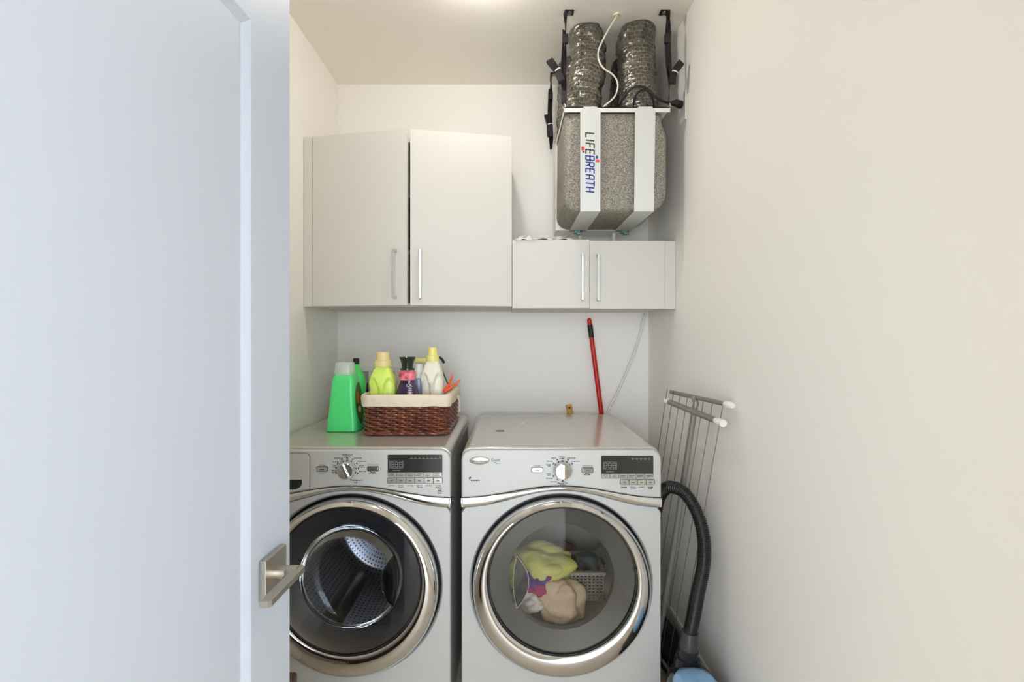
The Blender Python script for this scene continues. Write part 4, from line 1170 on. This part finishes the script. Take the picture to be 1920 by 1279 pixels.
# ---- cables
cb = thing('power_cord', 'black power cord arching over the front right duct to the wall socket', 'cord', tuple(P(1160, 198, 1.95)))
b = bm_(); tube(b, catmull([P(1158, 202, 2.0), P(1168, 186, 1.96), P(1182, 168, 1.94), (P(1196, 162, 1.93)), P(1212, 166, 1.93), P(1228, 181, 1.92), P(1246, 191, 1.93), P(1262, 193, 1.945)], 8), .0050, 10); obj('cable', b, M['black'], cb, 60)
b = bm_(); tube(b, catmull([P(1187, 202, 1.97), P(1191, 182, 1.935), P(1203, 169, 1.93), P(1216, 173, 1.93), P(1225, 188, 1.94), P(1226, 201, 1.97)], 8), .0042, 10); obj('cable_loop', b, M['black'], cb, 60)
v = P(1265, 193, 1.955); b = bm_(); tube(b, [v-Vector((.016, 0, 0)), v+Vector((.004, 0, 0)), Vector((XR-.012, 1.97, v.z))], lambda L, i: (.007, .014, .016)[i], 12); obj('plug', b, M['black'], cb, 40)
so = thing('wall_socket', 'white socket plate on the right wall where the black cord plugs in', 'socket', (XR, 1.97, v.z))
b = bm_(); box(b, XR-.006, XR-.0005, 1.935, 2.005, v.z-.075, v.z+.045, .002); obj('plate', b, M['white'], so)
wc = thing('white_cable', 'thin white cable looping down from a ragged hole in the ceiling', 'cable', tuple(P(1158, 30, 1.95)))
Yc = 1.935
q = [P(1158, 27, F*(ZC-EYE)/(CY-27)), P(1148, 44, 1.93), P(1134, 68, 1.92), P(1122, 96, 1.915), P(1124, 116, 1.915), P(1134, 130, 1.915), P(1148, 139, 1.92), P(1157, 152, 1.925), P(1158, 166, 1.93), P(1151, 183, 1.935), P(1134, 198, 1.95), P(1128, 203, 1.97)]
b = bm_(); tube(b, catmull(q, 8), .0033, 8); obj('sheath', b, M['cable'], wc, 60)
b = bm_(); pv = q[0]; rings = []
for (r_, z) in ((.019, ZC-.0005), (.016, ZC-.007), (.008, ZC-.004)):
    rings.append([Vector((pv.x+r_*(1+.3*noise.noise(Vector((i*1.3, z*50, 0))))*math.cos(2*PI*i/20), pv.y+r_*.8*(1+.3*noise.noise(Vector((i*1.1, 4, z*40))))*math.sin(2*PI*i/20), z)) for i in range(20)])
loft(b, rings, True, False, True); obj('ceiling_hole_edge', b, M['linen'], wc, 0)

# ================================================================ drying rack on the right wall
rk = thing('drying_rack', 'folded grey drying rack with thin wires leaning against the right wall', 'drying rack', (.60, 1.75, 0))
b1a, b1b = Vector((.633, 1.867, 1.131)), Vector((.696, 1.515, 1.131))
b2a, b2b = P(1253, 753, 1.87), P(1346, 790, 1.515)
b = bm_(); tube(b, [b1a, b1b], .0078, 12); obj('top_tube', b, M['greytube'], rk, 60)
b = bm_(); tube(b, [b2a, b2b], .0105, 12); obj('second_tube', b, M['greytube'], rk, 60)
dv = (b1b-b1a).normalized(); dv2 = (b2b-b2a).normalized()
for (p, d_) in ((b1b, dv), (b2b, dv2), (b2a, -dv2)):
    b = bm_(); tube(b, [p-d_*.012, p+d_*.004, p+d_*.016, p+d_*.024], lambda L, i: (.0105, .0125, .0125, .008)[i], 14); obj('end_cap', b, M['white'], rk, 50)
b = bm_(); tube(b, [b2b+dv2*.014, b2b+dv2*.032], .012, 14); obj('end_knob', b, M['white'], rk, 50)
for i, px in enumerate((1251, 1263, 1276, 1289.5, 1303, 1319, 1336, 1355)):
    t = [.0, .125, .262, .395, .52, .665, .815, .965][i]
    Yw = b1a.y-.002+(b1b.y-b1a.y)*t
    top = P(px, (730, 734, 738, 742, 746, 751, 756, 762)[i], Yw)
    m_ = (b2a.lerp(b2b, t)-Vector((.004, .012, 0))) 
    k = Vector((-.08, .20, -1.0))
    bot = top+k*(top.z-.10)
    b = bm_(); tube(b, [top, bot], .0014, 6); obj('wire', b, M['wire'], rk, 60)
ya = b1a.lerp(b1b, .47)
lg = [ya+Vector((-.004, 0, .002)), ya+Vector((.0, -.012, -.02)), ya+Vector((-.004, -.004, -.05)), P(1303, 782, 1.70)+Vector((-.08, .20, -1.0))*.5, P(1303, 782, 1.70)+Vector((-.08, .20, -1.0))*.96]
b = bm_(); tube(b, [lg[0], lg[0].lerp(lg[1], .6), lg[1], lg[2]]+[lg[2].lerp(lg[3], i/8) for i in range(1, 9)]+[lg[4]], .0105, 12); obj('leg', b, M['greytube'], rk, 60)
b = bm_(); tube(b, [Vector((.605, 1.72, .10)), Vector((.548, 2.08, .10))], .006, 10); obj('bottom_tube', b, M['greytube'], rk, 60)
for yy in (1.73, 2.06):
    b = bm_(); x_ = .605-.057*(yy-1.72)/.36; tube(b, [Vector((x_, yy, .002)), Vector((x_, yy, .11))], .008, 10); obj('foot', b, M['white'], rk, 50)

# ================================================================ vacuum cleaner
vc = thing('vacuum_cleaner', 'dark vacuum cleaner with light blue lid and ribbed hose beside the dryer', 'vacuum cleaner', (.60, 1.50, 0))
b = bm_(); rings = []
for t, (z, s, sy) in enumerate(((.025, .72, .8), (.05, .93, .96), (.10, 1, 1), (.16, 1, 1), (.20, .95, .97), (.228, .82, .88), (.245, .6, .7), (.25, .2, .3))):
    rings.append(superrect(.603, 1.50, .090*s, .165*sy, z, 48, 2.6))
loft(b, rings); obj('body', b, M['vacblack'], vc, 60)
b = bm_(); rings = [superrect(.585, 1.47, a, c, z, 48, 2.8) for z, a, c in ((.225, .072, .085), (.255, .070, .083), (.272, .060, .074), (.279, .04, .055), (.281, .01, .02))]
loft(b, rings); ld = obj('lid', b, M['vacblue'], vc, 60, 'light blue glossy lid')
b = bm_(); prism(b, rrect(.583, .632, 1.43, 1.50, .012, 4), .277, .2825, .001, 2, 'XY'); obj('lid_catch', b, M['vacblue'], ld)
for sx in (-1, 1):
    b = bm_(); lathe(b, [(.001, -.012), (.05, -.012), (.055, -.006), (.055, .006), (.05, .012), (.001, .012)], (.603+sx*.078, 1.58, .056), 'X', 28); obj('wheel', b, M['black'], vc, 40)
# hose connector, cuffs, ribbed hose
port = P(1288, 1243, 1.60)
up1 = P(1291, 1212, 1.60)
b = bm_(); tube(b, [port-Vector((0, 0, .03)), port, port+(up1-port)*.35, port+(up1-port)*.36, port+(up1-port)*.9], lambda L, i: (.042, .042, .040, .033, .033)[i], 24); obj('hose_socket', b, M['vacblack'], vc, 50)
b = bm_(); tube(b, [up1-(up1-port)*.3, up1+(up1-port)*.1, up1+(up1-port)*.55, up1+(up1-port)*.9], lambda L, i: (.0315, .031, .029, .027)[i], 24); obj('hose_cuff', b, M['hosecuff'], vc, 50)
hp = [up1+(up1-port)*.6, P(1299, 1165, 1.60), P(1309, 1110, 1.595), P(1319, 1060, 1.595), P(1320, 1015, 1.60), P(1312, 975, 1.615), P(1298, 944, 1.64), P(1281, 922, 1.67), P(1262, 914, 1.70), P(1247, 917, 1.735), Vector((.560, 1.80, .72)), Vector((.566, 1.90, .55)), Vector((.575, 1.97, .33)), Vector((.585, 1.98, .20))]
cp = catmull(hp, 40)
# resample evenly
Ls = [0]
for p, q in zip(cp, cp[1:]): Ls.append(Ls[-1]+(q-p).length)
step = .0017; res = []; j = 0; s = 0
while s < Ls[-1]:
    while Ls[j+1] < s: j += 1
    res.append(cp[j].lerp(cp[j+1], (s-Ls[j])/max(1e-9, Ls[j+1]-Ls[j]))); s += step
b = bm_(); tube(b, res, lambda L, i: .0208+.0020*math.cos(2*PI*L/.0068), 16); obj('ribbed_hose', b, M['hose'], vc, 180, 'black ribbed hose')
# dark bag behind in the gap
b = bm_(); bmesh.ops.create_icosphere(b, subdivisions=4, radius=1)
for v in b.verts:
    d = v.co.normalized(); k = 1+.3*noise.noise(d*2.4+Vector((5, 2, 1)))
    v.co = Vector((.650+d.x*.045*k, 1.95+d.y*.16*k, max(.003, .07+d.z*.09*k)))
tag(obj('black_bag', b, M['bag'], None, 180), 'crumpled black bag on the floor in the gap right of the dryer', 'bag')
# dark brown box at the foot of the washer behind the door
bx = thing('wooden_box', 'dark brown wooden box standing on the floor just beyond the open door, mostly hidden', 'box', (-.60, 1.02, 0))
b = bm_(); box(b, -.70, -.488, .966, 1.074, 0, .552, .008, 3); obj('body', b, M['darkwood'], bx)
b = bm_(); box(b, -.706, -.481, .96, 1.08, .553, .588, .008, 3); obj('lid', b, M['darkwood'], bx)
